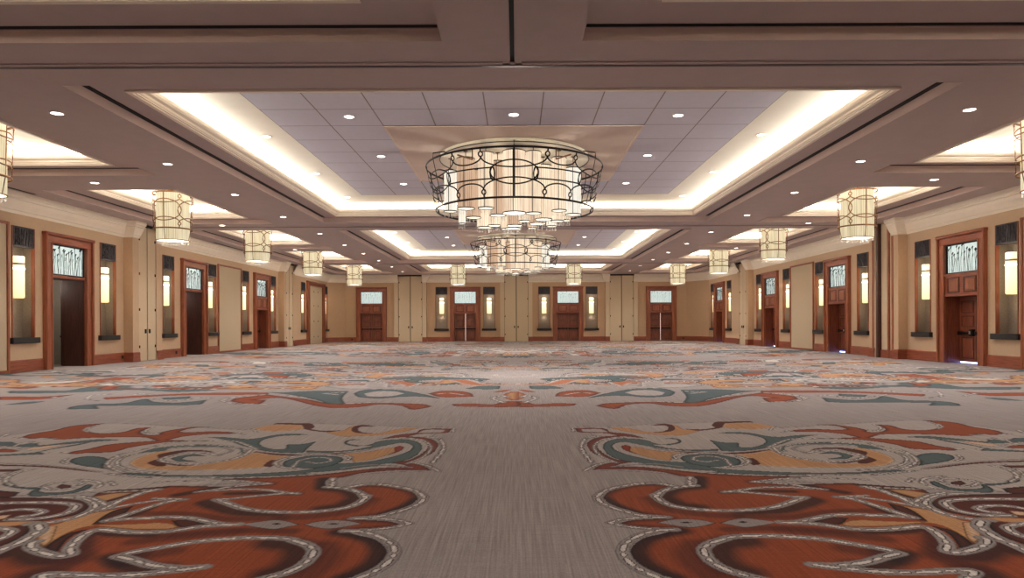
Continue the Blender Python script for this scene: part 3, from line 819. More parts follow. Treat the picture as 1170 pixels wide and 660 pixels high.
def chandelier(label, loc):
    root = thing('chandelier', label, 'chandelier', loc, 0, 'round hall chandeliers')
    # origin: on the coffer ceiling, z measured down
    d = -ZC
    cage(root, 2.34, 2.08, 5.48+d, 4.35+d, 6, 60, 20, 13.5, 14.8, (.494, .24), .40, .31, 'iron', .019, .055, .06, (.40, .62))
    mb = MB(); mb.lathe([(1.94, -.005), (1.97, -.02), (1.97, -.10), (1.94, -.115)], 'chcan', 72); mb.disk(1.94, -.11, 'chcan', 72)
    mb.build('canopy', root)
    mb = MB(); mb.lathe([(1.97, -.10), (1.985, -.10), (1.985, -.118), (1.97, -.118)], 'iron', 72); mb.build('canopy_rim', root)
    for k in range(6):      # hangers from ceiling to the top ring
        a = R(60)*k; r1 = 2.34
        mb = MB(); x, y = r1*sin(a), -r1*cos(a); mb.tube([(x,y,5.48+d), (x,y,5.62+d), (x*.86,y*.86,-.1)], .016, 'iron', 6); mb.build('hanger', root)
    for k in range(4):      # bronze cross arms
        a = R(42+90*k-6 if k in (0, 2) else -36-90*(k-1)); x, y = sin(a), -cos(a)
        mb = MB(); mb.tube([(x*2.3,y*2.3,5.40+d), (x*1.75,y*1.75,5.40+d), (x*1.75,y*1.75,-.1)], .02, 'bronze', 6); mb.build('cross_arm', root)
    front = [(0,-1.5,.28,5.56,4.06),(-1.22,-1.05,.22,5.5,4.25),(-.70,-1.4,.19,5.55,4.2),(-1.68,-.3,.165,5.36,4.30),(.47,-1.45,.185,5.56,4.06),
             (1.12,-1.1,.18,5.5,4.18),(1.53,-.45,.2,5.38,4.18),(-.42,-.9,.2,5.45,4.10)]
    rear = [(-1.45,.65,.10,5.3,4.12),(-.86,1.3,.22,5.4,4.10),(-.2,1.5,.2,5.45,4.08),(.5,1.45,.14,5.45,4.1),(1.05,1.25,.15,5.4,4.12),(1.35,.7,.2,5.4,4.2),
            (0,.1,.2,5.45,3.98),(-.55,.35,.17,5.45,4.02),(.62,.25,.22,5.45,4.05),(.75,-.45,.22,5.45,4.06),(-.05,.8,.22,5.45,4.0),(-1.1,.1,.2,5.45,4.2),(1.15,.1,.17,5.4,4.1),(.25,-.7,.14,5.4,3.98)]
    for i, (x, y, r, zt, zb) in enumerate(front+rear):
        pendant(root, x, y, r, zt+d, zb+d, 'wshade' if i in (3, 6, 8, 12) else ('dshade' if i in (1, 7, 11, 14, 16, 19) else 'pshade'), -.11, i < 8)
    return root
c1 = chandelier('larger-looking round iron scroll cage chandelier full of pleated shades, nearer of the two', (0, 18.2, ZC))
dup(c1, (0, 35.2, ZC), 0, 'second round iron scroll cage chandelier, farther down the hall below the near one', 'round hall chandeliers')
for y in (18.2, 35.2):
    point('chandelier_lamp', (0, y, 2.9), 170, (1,.9,.78), .3)
    point('chandelier_glow', (0, y, 5.25), 6, (1,.9,.78), .1)

def drum():
    t = thing('drum_pendant', 'x', 'pendant light', (0,0,0), 0, 'drum pendant lights')
    zt, zr, zb = -.12, 4.50-ZC, 4.13-ZC
    pleated('lamp_shade', t, 0, 0, .50, zb, zt, 'shade', 46)
    for z in (zb, zt):
        mb = MB(); mb.lathe([(.495, z-.012), (.512, z-.012), (.512, z+.012), (.495, z+.012)], 'bronze', 40); mb.build('shade_rim', t)
    mb = MB(); mb.disk(.49, zb+.01, 'diff', 40); mb.build('diffuser', t)
    fringe(t, 0, 0, .5, zb, 36, .07)
    cage(t, .62, .585, zt-.02, zr, 4, 90, 45, 0, 50, (.5, .30), .30, .3, 'bronze', .018, .05, 0, ())
    mb = MB()
    for k in range(4):
        a = R(90)*k; mb.tube([(.585*sin(a), -.585*cos(a), zr), (.51*sin(a), -.51*cos(a), zb)], .010, 'bronze', 5)
    mb.build('cage_stay', t)
    mb = MB(); mb.lathe([(.001, -.001), (.16, -.001), (.16, -.03), (.02, -.04), (.02, -.13)], 'bronze', 20); mb.disk(.5, zt, 'bronze', 40); mb.build('ceiling_plate', t)
    return t
DR = drum(); k = 0
DY = [14.35, 22.5, 29.85, 37.9, 47.6]
spots = [(s*11.27, y, '%s drum pendant light along the %s side of the hall' % (ordw(i, 5), side_word(s))) for s in (-1, 1) for i, y in enumerate(DY)]
spots += [(-4.05, 47.5, 'drum pendant in the farthest central coffer, left of the chandeliers'), (4.02, 47.5, 'drum pendant in the farthest central coffer, right of the chandeliers')]
for i, (x, y, lab) in enumerate(spots):
    if i == 0: DR.location = (x, y, ZC); DR['label'] = lab; DR.rotation_euler = (0,0,0)
    else: dup(DR, (x, y, ZC), 0, lab, 'drum pendant lights')
    point('drum_lamp', (x, y, 3.9), 40, (1,.9,.78), .2)
# ================================================================== CARPET
# The pattern is a motif mirrored about the hall's centre line, woven into the floor mesh as vertex colours.
def to_world(px, py):
    h = py-(VY-(px-VX)*ROLL)
    Y = CAMH*F/h; return (CAMX+(px-VX)*Y/F, Y)
TILES = {'1': (640,470,6.5), '2': (810,470,6.5), '3': (980,470,6.158), '4': (670,560,6.5), '5': (830,560,6.5), '6': (990,560,6.5), 'F': (585,385,3.9), 'G': (870,385,3.9), 'p': (0,0,1)}
def pts(s):
    """'1:x,y x,y ... 2:x,y' -> traced points"""
    out = []; k = None
    for tok in s.split():
        if ':' in tok: k, tok = tok.split(':')
        a, b = tok.split(','); ox, oy, sc = TILES[k]; out.append((ox+float(a)/sc, oy+float(b)/sc))
    return out
def smooth(P, closed, sub=6):
    P = [np.array((p[0], p[1]*3.0)) for p in P]; n = len(P); out = []
    if n < 3: return [(p[0], p[1]/3) for p in P]
    T = []
    for i in range(n):
        a = P[i-1] if (closed or i > 0) else P[i]; b = P[(i+1) % n] if (closed or i < n-1) else P[i]
        d1, d2 = P[i]-a, b-P[i]; l1, l2 = np.linalg.norm(d1), np.linalg.norm(d2)
        if l1 > 1e-6 and l2 > 1e-6 and np.dot(d1, d2)/(l1*l2) < 0.0: T.append(None)
        else: T.append((b-a)/max(1e-6, (l1+l2)))
    for i in range(n if closed else n-1):
        j = (i+1) % n; L = np.linalg.norm(P[j]-P[i]); d = (P[j]-P[i])
        t0 = T[i]*L if T[i] is not None else d; t1 = T[j]*L if T[j] is not None else d
        for k in range(sub):
            u = k/sub; h00 = 2*u**3-3*u*u+1; h10 = u**3-2*u*u+u; h01 = -2*u**3+3*u*u; h11 = u**3-u*u
            out.append(h00*P[i]+h10*t0+h01*P[j]+h11*t1)
    if not closed: out.append(P[-1])
    return [(p[0], p[1]/3) for p in out]
def lin(c): return np.array(srgb(*c)[:3], np.float32)
BASE, GREY = lin((165,158,161)), lin((182,175,177))
RUST, MAR, DARK = lin((152,76,50)), lin((88,42,40)), lin((44,33,40))
TEAL, TEALD, PEACH, PEACHL = lin((86,104,112)), lin((48,66,72)), lin((196,150,112)), lin((212,186,164))
BEAD, BEADO, RIB = lin((222,218,218)), lin((50,42,48)), lin((152,146,149))
OPS = []     # ('fill', worldpoly, colour, edgecolour, edgewidth) / ('rib', worldline, width)
def fill(s, col, edge=None, ew=.05, sm=True):
    P = pts(s) if isinstance(s, str) else s
    if sm: P = smooth(P, True)
    OPS.append(('fill', np.array([to_world(*p) for p in P]), col, edge if edge is not None else col, ew))
def rib(s, w=.085, closed=False, bead=True, col=None):
    P = pts(s) if isinstance(s, str) else s
    P = smooth(P, closed)
    if closed: P = P+[P[0]]
    OPS.append(('rib', np.array([to_world(*p) for p in P]), w, bead, RIB if col is None else col))
def soft(s, w, col, amt=.9):
    P = smooth(pts(s), False); OPS.append(('soft', np.array([to_world(*p) for p in P]), w, col, amt))

# ---- near motif, right half ----
# light grey ground of the upper scrolls
fill('1:120,110 360,110 700,90 p:765,483 p:850,482 p:880,488 p:960,484 p:1060,480 p:1175,494 p:1240,500 p:1240,560 p:1100,560 p:1000,556 p:880,548 p:820,545 1:1000,500 760,460 430,440 180,440 230,380 160,260 250,190', GREY, BASE, .12)
# great rust field
fill('1:230,432 430,428 560,432 760,450 900,480 1000,492 990,548 830,548 700,540 560,545 430,570 350,600 315,640 4:110,40 150,85 230,125 330,160 450,180 600,203 480,212 340,220 240,240 300,262 420,272 650,290 560,320 430,350 350,400 320,450 350,510 430,580 520,620 640,655 p:800,676 p:900,690 p:1260,694 p:1280,600 p:1240,566 3:1170,592 740,590 560,590 420,538 200,522 0,507 2:1060,530 640,540 500,535 320,522 420,512 600,497 880,486 500,478 0,458 1:800,428 600,410 400,408', RUST, MAR, .10)
# maroon crescent wrapping the teal scroll
fill('1:640,198 500,165 370,150 340,130 300,122 110,122 130,152 250,157 350,162 420,178 300,187 220,215 195,250 230,300 330,350 410,372 300,395 230,432 430,428 700,440 760,448 600,412 400,408 450,388 550,374 480,365 400,350 320,310 275,260 290,220 360,195 460,185 540,190', lin((122,58,50)), MAR, .05)
fill('1:150,130 300,130 360,152 250,152 165,147', GREY, BASE, .02)
# teal scroll
fill('1:640,212 540,200 430,200 350,220 315,250 330,300 400,345 500,370 620,385 500,394 700,400 900,425 1170,443 2:0,452 300,464 700,468 1170,464 3:0,438 200,427 330,415 260,408 0,424 2:1170,450 700,453 300,438 100,425 0,410 1:1000,380 850,372 700,362 560,335 440,300 385,265 400,240 460,225 560,240 690,265 800,279 950,291 1100,293 1170,291 1170,278 950,282 800,270 690,248 800,240 870,226 860,207 770,200 840,197 895,212 880,235 800,248 700,235', TEAL, TEALD, .035)
# peach bay
fill('1:480,258 560,262 700,288 900,306 840,330 820,365 700,350 600,325 520,300', PEACH, lin((200,128,80)), .03)
fill('1:450,255 490,248 520,262 520,290 590,322 480,288', lin((140,52,34)), MAR, .02)
fill('1:740,285 950,298 2:0,306 250,300 450,280 455,292 250,312 0,314 1:950,306', MAR)
# teal swoosh
fill('2:60,160 160,150 300,158 420,180 520,188 660,175 820,172 700,188 620,212 540,240 440,265 300,288 100,292 60,260 0,210 100,228 215,232 225,262 330,262 400,240 415,212 370,188 280,170 160,163', TEAL, TEALD, .04)
# teal eye
fill('1:890,345 930,325 1050,316 1170,318 2:100,325 200,345 238,375 200,400 50,412 -60,402 -150,385', TEAL, TEALD, .05)
rib('2:160,400 110,350 0,330 -100,335 -120,355 -20,372 60,360', .05)
# peach body with eye
fill('2:180,318 330,305 455,288 560,325 700,355 850,375 1000,385 1130,372 1170,345 1130,318 1040,290 3:0,253 120,278 220,312 258,345 200,375 100,387 0,392 2:1000,416 700,414 500,408 380,400 330,370 240,330', PEACH, PEACHL, .05)
fill('2:735,292 800,272 960,266 1060,276 1170,300 3:60,312 130,340 60,365 0,362 2:1100,372 1000,383 850,378 1000,376 1130,350 1060,305 960,280 820,280', MAR)
fill('2:260,345 330,348 385,392 320,396', MAR)
rib('2:480,268 530,310 640,342 800,362 960,370 1090,356 1150,335 1060,305 920,288 800,293 720,308', .075)
fill('2:810,312 900,296 1000,308 1075,330 1010,352 860,352 980,335 960,318 880,312', TEAL, TEALD, .03)
rib('2:690,300 620,275 700,250 900,245 1100,255', .05, bead=False)
rib('2:560,295 530,270 640,240 800,228 1000,232 1170,250 3:120,258 280,292 340,330 320,365 200,398 0,412', .06)
fill('2:530,285 540,262 700,236 900,232 1170,248 3:200,270 0,255 2:1100,252 900,240 700,244 570,262 560,290', TEAL, TEAL, .02)
rib('2:440,262 600,205 800,200 1000,205 1170,228 3:100,232 300,272 400,320 410,370 300,402', .06)
rib('1:1170,300 950,296 800,288 690,270', .05, bead=False)
rib('1:620,385 500,368 400,335 350,290 350,255 400,222 520,215', .0001, bead=False)
rib('1:420,380 300,330 250,260 320,205 460,192', .05)
rib('1:230,375 p:672,524 p:665,514 p:664,508 p:670,500 p:684,498', .075)
rib('1:180,438 240,405 340,378 400,372', .07)
rib('1:860,350 840,330 900,315 1050,308 2:100,312 220,335 290,370 230,400 100,412', .07)
rib('1:380,408 520,396 700,388 900,410', .04, bead=False)
rib('1:90,120 95,150', .06)
rib('2:0,455 400,472 900,470 1170,468 3:200,436 400,415', .06)
# top flames: peach left, rust right
fill('1:350,118 440,116 540,130 640,150 760,153 830,130 800,102 690,102 760,92 850,100 920,132 1060,135 960,165 900,175 700,170 600,163 500,150', PEACH, lin((206,138,84)), .03)
fill('1:670,102 760,90 830,100 850,130 800,150 640,155 760,146 800,125 780,104', MAR)
fill('1:920,128 1060,131 1150,118 2:20,100 50,76 120,74 300,72 330,80 180,84 110,90 120,108 60,126 -50,140 1:1000,140', MAR)
fill('2:110,92 180,84 330,84 420,98 490,110 420,125 300,130 110,120', PEACH, PEACHL, .04)
fill('2:590,148 640,135 800,130 960,135 1020,130 960,110 840,98 760,98 900,95 1000,105 1100,120 1170,138 3:60,140 130,145 190,130 165,105 110,92 220,95 310,120 420,130 520,125 570,105 500,70 440,62 560,65 700,80 800,105 900,120 980,135 1030,152 960,165 860,158 790,172 640,165 480,160 330,158 160,162 80,185 250,195 420,210 560,240 690,262 680,275 560,268 380,262 250,230 80,205 2:1060,204 870,200 1100,190 980,165 800,150', RUST, MAR, .07)
rib('3:110,90 160,115 130,135 60,128', .06); rib('3:570,100 540,85 500,72', .06); rib('3:560,120 590,105 560,85', .05)
rib('3:790,165 860,165', .05); rib('3:1020,160 1075,155', .05); rib('3:690,262 730,262', .06)
rib('2:450,140 480,115 540,120', .05); rib('2:540,155 580,140', .05)
# teal leaf and strips
fill('3:400,320 440,300 540,290 650,305 678,330 600,355 480,372 420,382 435,350', TEAL, TEALD, .05)
rib('3:690,345 730,330 700,305', .05); rib('3:360,385 410,350 380,310 340,295', .06)
fill('3:320,178 480,172 700,190 900,210 930,190 1040,205 1100,185 1200,188 1200,208 1080,217 980,224 700,205 520,190', TEAL, TEALD, .03)
fill('3:510,186 700,215 880,250 940,262 1170,275 1200,277 1200,286 860,274 880,258 780,235 640,215', TEAL, TEALD, .03)
fill('3:690,202 850,215 1010,235 960,246 820,228', PEACHL, RUST, .02)
fill('3:1030,250 1100,236 1200,238 1200,256 1100,258', RUST, MAR, .04)
rib('3:920,196 960,186', .06); rib('3:840,265 880,255', .05); rib('3:1130,130 1170,150', .08); rib('3:1040,195 1100,225 1170,215', .05)
rib('3:960,245 1040,232', .05)
# maroon line
fill('3:425,410 600,383 800,360 1000,349 1200,342 1200,352 1000,358 800,370 600,392', MAR)
rib('3:440,400 700,366 1000,342 1170,335', .03, bead=False)
# teal hook with maroon bead
fill('3:500,495 540,488 600,518 680,538 780,545 870,535 870,510 1000,502 1100,485 1140,465 1135,490 1010,515 910,520 955,555 930,570 800,564 650,552 540,522', TEAL, TEALD, .04)
fill('3:650,497 720,484 755,505 710,522 660,514', MAR, DARK, .03)
rib('3:600,495 570,480 640,470 780,480 850,500 780,525 640,512', .06)
rib('3:540,540 450,500 470,470 600,455', .06); rib('3:350,495 380,470', .06)
rib('3:940,380 1060,410 1120,455 1060,495', .06); rib('3:1020,370 1140,420 1170,450', .05)
fill('3:1000,380 1200,378 1200,396 1080,395', MAR, DARK, .03)
fill('3:1010,540 1200,522 1200,572 1060,572', MAR, DARK, .06)
# ---- great rust scrolls ----
for s, w in (('1:990,560 860,572 790,600 765,640 4:590,60 680,105 820,125', .16), ('4:1040,10 1160,10', .04), ('4:690,300 540,325 420,370 370,440 410,530 520,600 640,650', .13), ('4:1170,375 1010,395 960,440 980,510 1060,570 1170,610', .2),
             ('4:130,60 200,110 350,165', .1), ('5:620,60 660,75 560,110 400,150 100,160', .12), ('5:1170,460 6:200,500 60,560 5:960,560', .16), ('6:280,470 180,510', .14), ('6:0,310 300,300 420,290 500,340 530,420', .10),
             ('6:620,480 800,480 930,420 1080,440', .22), ('6:820,600 900,640', .2), ('1:1030,490 1030,550', .12), ('2:110,598 330,590 620,592', .08), ('2:650,535 860,575 1000,600', .1), ('3:0,512 200,520 420,540', .08), ('3:160,545 400,612', .1), ('6:0,100 200,180 400,215', .06)):
    soft(s, w*.85, DARK, .85)
for s, w in (('4:800,400 760,460 800,540 900,620', .16), ('4:470,60 620,140 900,180 1100,190', .12), ('5:100,190 500,195 760,160 1100,150', .1), ('5:400,290 800,320 1170,360', .12), ('5:880,430 1060,460 1170,455', .14), ('5:0,290 400,280 900,310', .1), ('6:500,350 540,480 700,560 800,580', .14)):
    soft(s, w*.85, MAR, .7)
# peach bay between the scrolls
fill('6:140,92 350,128 450,143 600,185 700,220 780,238 800,280 840,330 800,392 740,360 620,290 500,248 400,242 200,262 0,268 5:900,264 840,250 900,226 1040,215 6:0,220 200,228 440,232 380,180 300,135', PEACH, lin((200,140,84)), .03)
fill('6:780,238 850,330 800,392 740,350 700,235', PEACHL, PEACH, .06)
fill('6:150,92 300,130 450,226 340,215 340,200 230,160', MAR, DARK, .05)
fill('6:470,262 560,278 640,300 780,402 690,432 670,400 600,320', MAR, DARK, .05)
fill('3:180,545 330,548 530,578 420,608 340,592', PEACH, MAR, .05)
fill('5:640,232 760,200 900,205 840,250 740,250', MAR, DARK, .04)
# scroll cluster at the far right
fill('6:700,30 600,32 490,60 480,100 560,150 700,180 900,205 1060,215 1250,215 1250,20', MAR, DARK, .05)
fill('6:940,215 900,255 980,330 1170,400 1250,420 1250,215', MAR, DARK, .05)
fill('6:760,195 1060,200 1250,215 1250,240 1060,240 940,225', PEACH, RUST, .04)
fill('6:1050,150 1170,160 1250,175 1250,190 1100,180', PEACHL, PEACH, .03)
rib('6:720,22 600,28 490,45 430,90 480,135 600,180 760,210 920,222', .09)
rib('6:1250,66 900,62 700,66 580,85 620,130 740,165 900,184 1060,186', .09)
rib('6:1250,150 1080,120 960,112 860,118 820,135 900,158 980,165', .08)
rib('6:300,60 340,95 400,60 480,30 600,15', .07); rib('6:370,115 420,130', .06)
rib('6:1250,245 1150,248 1040,270 1080,310 1170,345 1250,360', .085)
rib('6:850,225 835,265 890,310 980,360 1080,400 1170,440 1250,475', .11)
# long ribbons
rib('1:840,550 700,532 560,537 420,560 320,590 275,630 4:75,40 95,80 170,120 280,155 400,185 590,198', .09)
rib('4:590,198 420,201 260,214 165,240 270,264 420,281 560,287 660,290', .07)
rib('4:650,290 520,297 380,338 305,380 270,420 268,470 300,520 370,575 490,632 p:775,669 p:850,685', .09)
fill('4:510,238 620,216 740,210 860,220 960,242 870,264 780,275 700,270 600,254', RIB, BEADO, .012)
fill('p:820.8,597.2 p:836,593 p:850,591.5 p:870,593.5 p:892,596.2 p:868,600.5 p:850,602.3 p:836,600', RIB, BEADO, .012)
fill('4:690,238 730,232 780,238 730,245', DARK); fill('5:80,235 110,228 155,235 120,241', DARK)
rib('5:400,236 520,232 640,210 760,186 900,178 1040,180 6:0,184 180,188 340,202', .085)
rib('5:815,48 930,62 6:0,92 110,127 230,167 345,202', .085)
rib('5:815,48 940,46 6:130,74 200,86 330,110 370,120', .07)
rib('5:400,236 560,241 700,253 820,271 960,286 6:130,288 280,275 400,267 490,297 560,352 595,405 590,452 660,462 780,440 880,400 890,365 850,352', .095)
rib('6:240,466 5:1170,436 900,391 700,361 500,345 300,336 130,338 0,350 4:1020,360 920,390 868,430 880,480 940,540 1040,590 1170,628 p:890,666 p:980,680', .095)
rib('6:240,466 130,492 5:1040,530 900,550 780,556 630,550', .095)
rib('5:630,550 800,571 960,587 6:130,605 400,607 600,597 740,595 795,605 750,650 p:1100,672', .095)
rib('1:1000,548 860,562 755,590 705,635 4:500,30 545,75 640,115 800,139 960,148 1170,146 5:300,131 400,111 500,76 580,50', .09)
rib('5:580,50 480,45 380,35 200,18 0,6 2:110,598', .07)
rib('2:110,598 250,580 350,566 560,560 740,570 855,577', .07)
rib('2:855,577 700,558 640,546 500,532 315,521', .06)
rib('2:315,521 450,506 620,494 800,490 1170,505', .06)
rib('2:940,633 1040,628 1170,622', .06)
rib('3:40,530 160,552 250,588 330,612 6:100,0 200,32 300,78 370,112', .08)
rib('3:30,525 200,536 420,545', .05)
rib('1:960,485 960,540', .08)
NEAR_OPS = len(OPS)

# ---- far bay, traced roughly, right half ----
PEACH0 = PEACH
fill('F:370,305 400,297 470,292 620,288 760,292 850,285 930,270 1050,255 1170,238 G:0,248 140,262 165,275 110,285 30,288 0,270 F:1170,270 1050,263 900,297 820,309 700,306 620,296 520,300 460,319 400,312', RUST, MAR, .12)
rib('F:630,285 760,290 840,280 930,262 1050,250', .12)
rib('G:0,290 150,285 200,272 150,258 40,250', .12)
fill('F:330,272 420,250 520,232 600,227 680,230 725,245 700,262 600,268 520,262 420,262', TEAL, TEALD, .1)
fill('F:500,247 540,238 620,236 680,246 660,258 560,258', GREY, GREY, .1)
fill('F:750,235 900,232 1050,238 1120,236 1000,250 900,270 830,291 760,291 775,265', TEAL, TEALD, .1)
rib('F:760,240 860,244 800,250', .1)
fill('F:-10,288 60,287 100,298 200,294 290,296 270,305 180,309 -10,309', RUST, MAR, .1)
fill('F:-10,242 50,250 55,268 20,280 -10,280', PEACH, RUST, .15); rib('F:60,290 105,272 70,260 40,266', .14)
fill('F:200,250 240,240 330,236 395,248 340,264 190,264', RUST, MAR, .1); rib('F:240,255 300,247 350,250', .1)
fill('F:75,205 150,213 240,228 85,229', TEAL, TEALD, .1)
fill('F:20,232 80,238 110,245 60,243', RUST)
fill('F:190,200 280,194 350,206 230,210', RUST, MAR, .1)
fill('F:300,165 400,155 470,165 380,178 320,180', PEACH, RUST, .15)
fill('F:380,200 500,194 565,205 440,209', RUST, MAR, .1)
fill('F:390,180 540,170 620,183 500,190', PEACH, RUST, .1)
fill('F:670,197 800,190 900,184 1080,205 980,212 860,200 780,208', RUST, MAR, .1)
fill('F:560,215 700,207 860,214 760,224 620,224', GREY, TEAL, .1)
fill('F:870,212 960,210 1040,222 920,226', PEACH, RUST, .1)
fill('F:550,146 700,143 830,141 700,156 590,156', RUST, MAR, .1)
fill('F:600,175 740,160 760,168 640,180', TEAL); fill('F:1000,150 1120,145 1180,165 1050,180', RUST, MAR, .1)
fill('F:600,115 680,112 690,122 620,124', RUST); fill('F:690,118 900,107 940,113 780,122', TEAL)
fill('G:265,268 400,280 500,275 540,262 640,280 780,284 870,294 890,306 740,304 760,292 600,291 300,289', TEAL, TEALD, .1)
rib('G:250,262 300,258 400,272 500,264 560,255', .1)
fill('G:340,252 470,258 460,265 350,262', TEAL, TEALD, .08)
fill('G:0,238 300,238 500,244 640,250 730,254 720,263 600,257 400,248 0,246', RUST, MAR, .06)
rib('G:700,240 780,243 800,262 740,270', .1); rib('G:510,244 560,238 590,242', .1)
fill('G:860,240 1000,248 1200,248 1200,262 1000,260', RUST, MAR, .1); rib('G:900,262 950,250', .1)
fill('G:980,268 1080,272 1180,284 1060,280', TEAL)
fill('G:230,226 400,203 560,208 720,196 820,210 900,222 1150,222 1150,232 900,232 600,222 400,232', TEAL, TEALD, .1)
fill('G:40,210 160,196 210,210 330,215 80,222', PEACH, RUST, .1)
fill('G:-20,195 120,183 260,195 120,206 -20,208', GREY, TEAL, .1)
fill('G:270,182 330,165 430,178 340,190', RUST, MAR, .1); fill('G:100,155 190,148 220,158 120,164', RUST, MAR, .1)
fill('G:460,165 600,150 720,170 600,180', GREY, PEACH, .1); fill('G:600,186 760,180 840,188 700,192', RUST)
fill('G:820,178 900,158 980,160 900,180', lin((120,140,150))); fill('G:950,195 1060,190 1180,207 1080,213', RUST, MAR, .1)
fill('G:420,113 520,108 640,122 560,128 440,126', TEAL, TEALD, .1); fill('G:60,120 250,116 400,110 380,122 200,124', RUST, PEACH, .1)
FAR_OPS = len(OPS)

# ---- generated scrolls for the rest of the bays ----
rnd = random.Random(21)
PEACH, RUST, MAR = lin((190,148,114)), lin((152,80,56)), lin((86,44,42))
def scroll(cx, cy, size, kind):
    a0 = rnd.uniform(0, 2*pi); sg = rnd.choice((-1, 1)); n = 26
    line = []
    if kind == 0:      # spiral hook
        for i in range(n):
            t = i/(n-1); ang = a0+sg*t*4.6; r = size*(1-.78*t); line.append((cx+1.5*r*cos(ang), cy+r*sin(ang)*.9))
    else:              # s-shaped flame
        L = size*2.6
        for i in range(n):
            t = i/(n-1)-.5; u = L*t; w = size*.42*sin(t*2*pi)*sg
            line.append((cx+u*cos(a0*.16)-w*sin(a0*.16), cy+u*sin(a0*.16)*.8+w))
    W = size*rnd.uniform(.16, .3); left, right = [], []
    for i, (x, y) in enumerate(line):
        p, q = line[max(0, i-1)], line[min(n-1, i+1)]; dx, dy = q[0]-p[0], q[1]-p[1]; L = sqrt(dx*dx+dy*dy)+1e-9
        w = W*(sin(pi*min(1, (i+.5)/n))**.7); left.append((x-dy/L*w, y+dx/L*w)); right.append((x+dy/L*w, y-dx/L*w))
    return np.array(left+right[::-1]), np.array(line), np.array(left)
LT = lin((206,202,200)); RS = lin((176,112,84))
PAL = [(RUST, MAR), (TEAL, TEALD), (PEACH, RS), (RS, GREY), (BASE, GREY), (GREY, TEALD), (PEACH, MAR), (TEAL, TEALD), (BASE, MAR), (LT, TEAL), (BASE, TEAL), (RUST, MAR), (BASE, BASE)]
def band(y0, y1, n, xmax, smin, smax, avoid=None):
    for k in range(n):
        x = rnd.uniform(.2, xmax); y = rnd.uniform(y0, y1); s = rnd.uniform(smin, smax); kd = rnd.choice((0, 1, 1))
        s = min(s, y-y0+.3, y1-y+.3)
        poly, line, le = scroll(x, y, s, kd); c, e = PAL[rnd.randrange(len(PAL))]
        if rnd.random() < .75: OPS.append(('rib', le, .16, True, RIB))
        OPS.append(('fill', poly, c, e, .12))
band(14.6, 25.6, 150, 13.2, .7, 1.6)
band(27.4, 41.6, 190, 13.2, .8, 1.8)
band(43.0, 52.0, 110, 12.8, .8, 1.8)
# side motifs beyond the traced half of the near bay
for k in range(90):
    y = rnd.uniform(2.8, 9.0); x = rnd.uniform(.78*y+2.6, 13); s = rnd.uniform(.45, .8)
    if x > 13: continue
    poly, line, le = scroll(x, y, s, rnd.choice((0, 0, 1))); c_, e_ = PAL[rnd.randrange(4)]
    OPS.append(('fill', poly, c_, e_, .08)); OPS.append(('rib', le, .09, True, RIB))

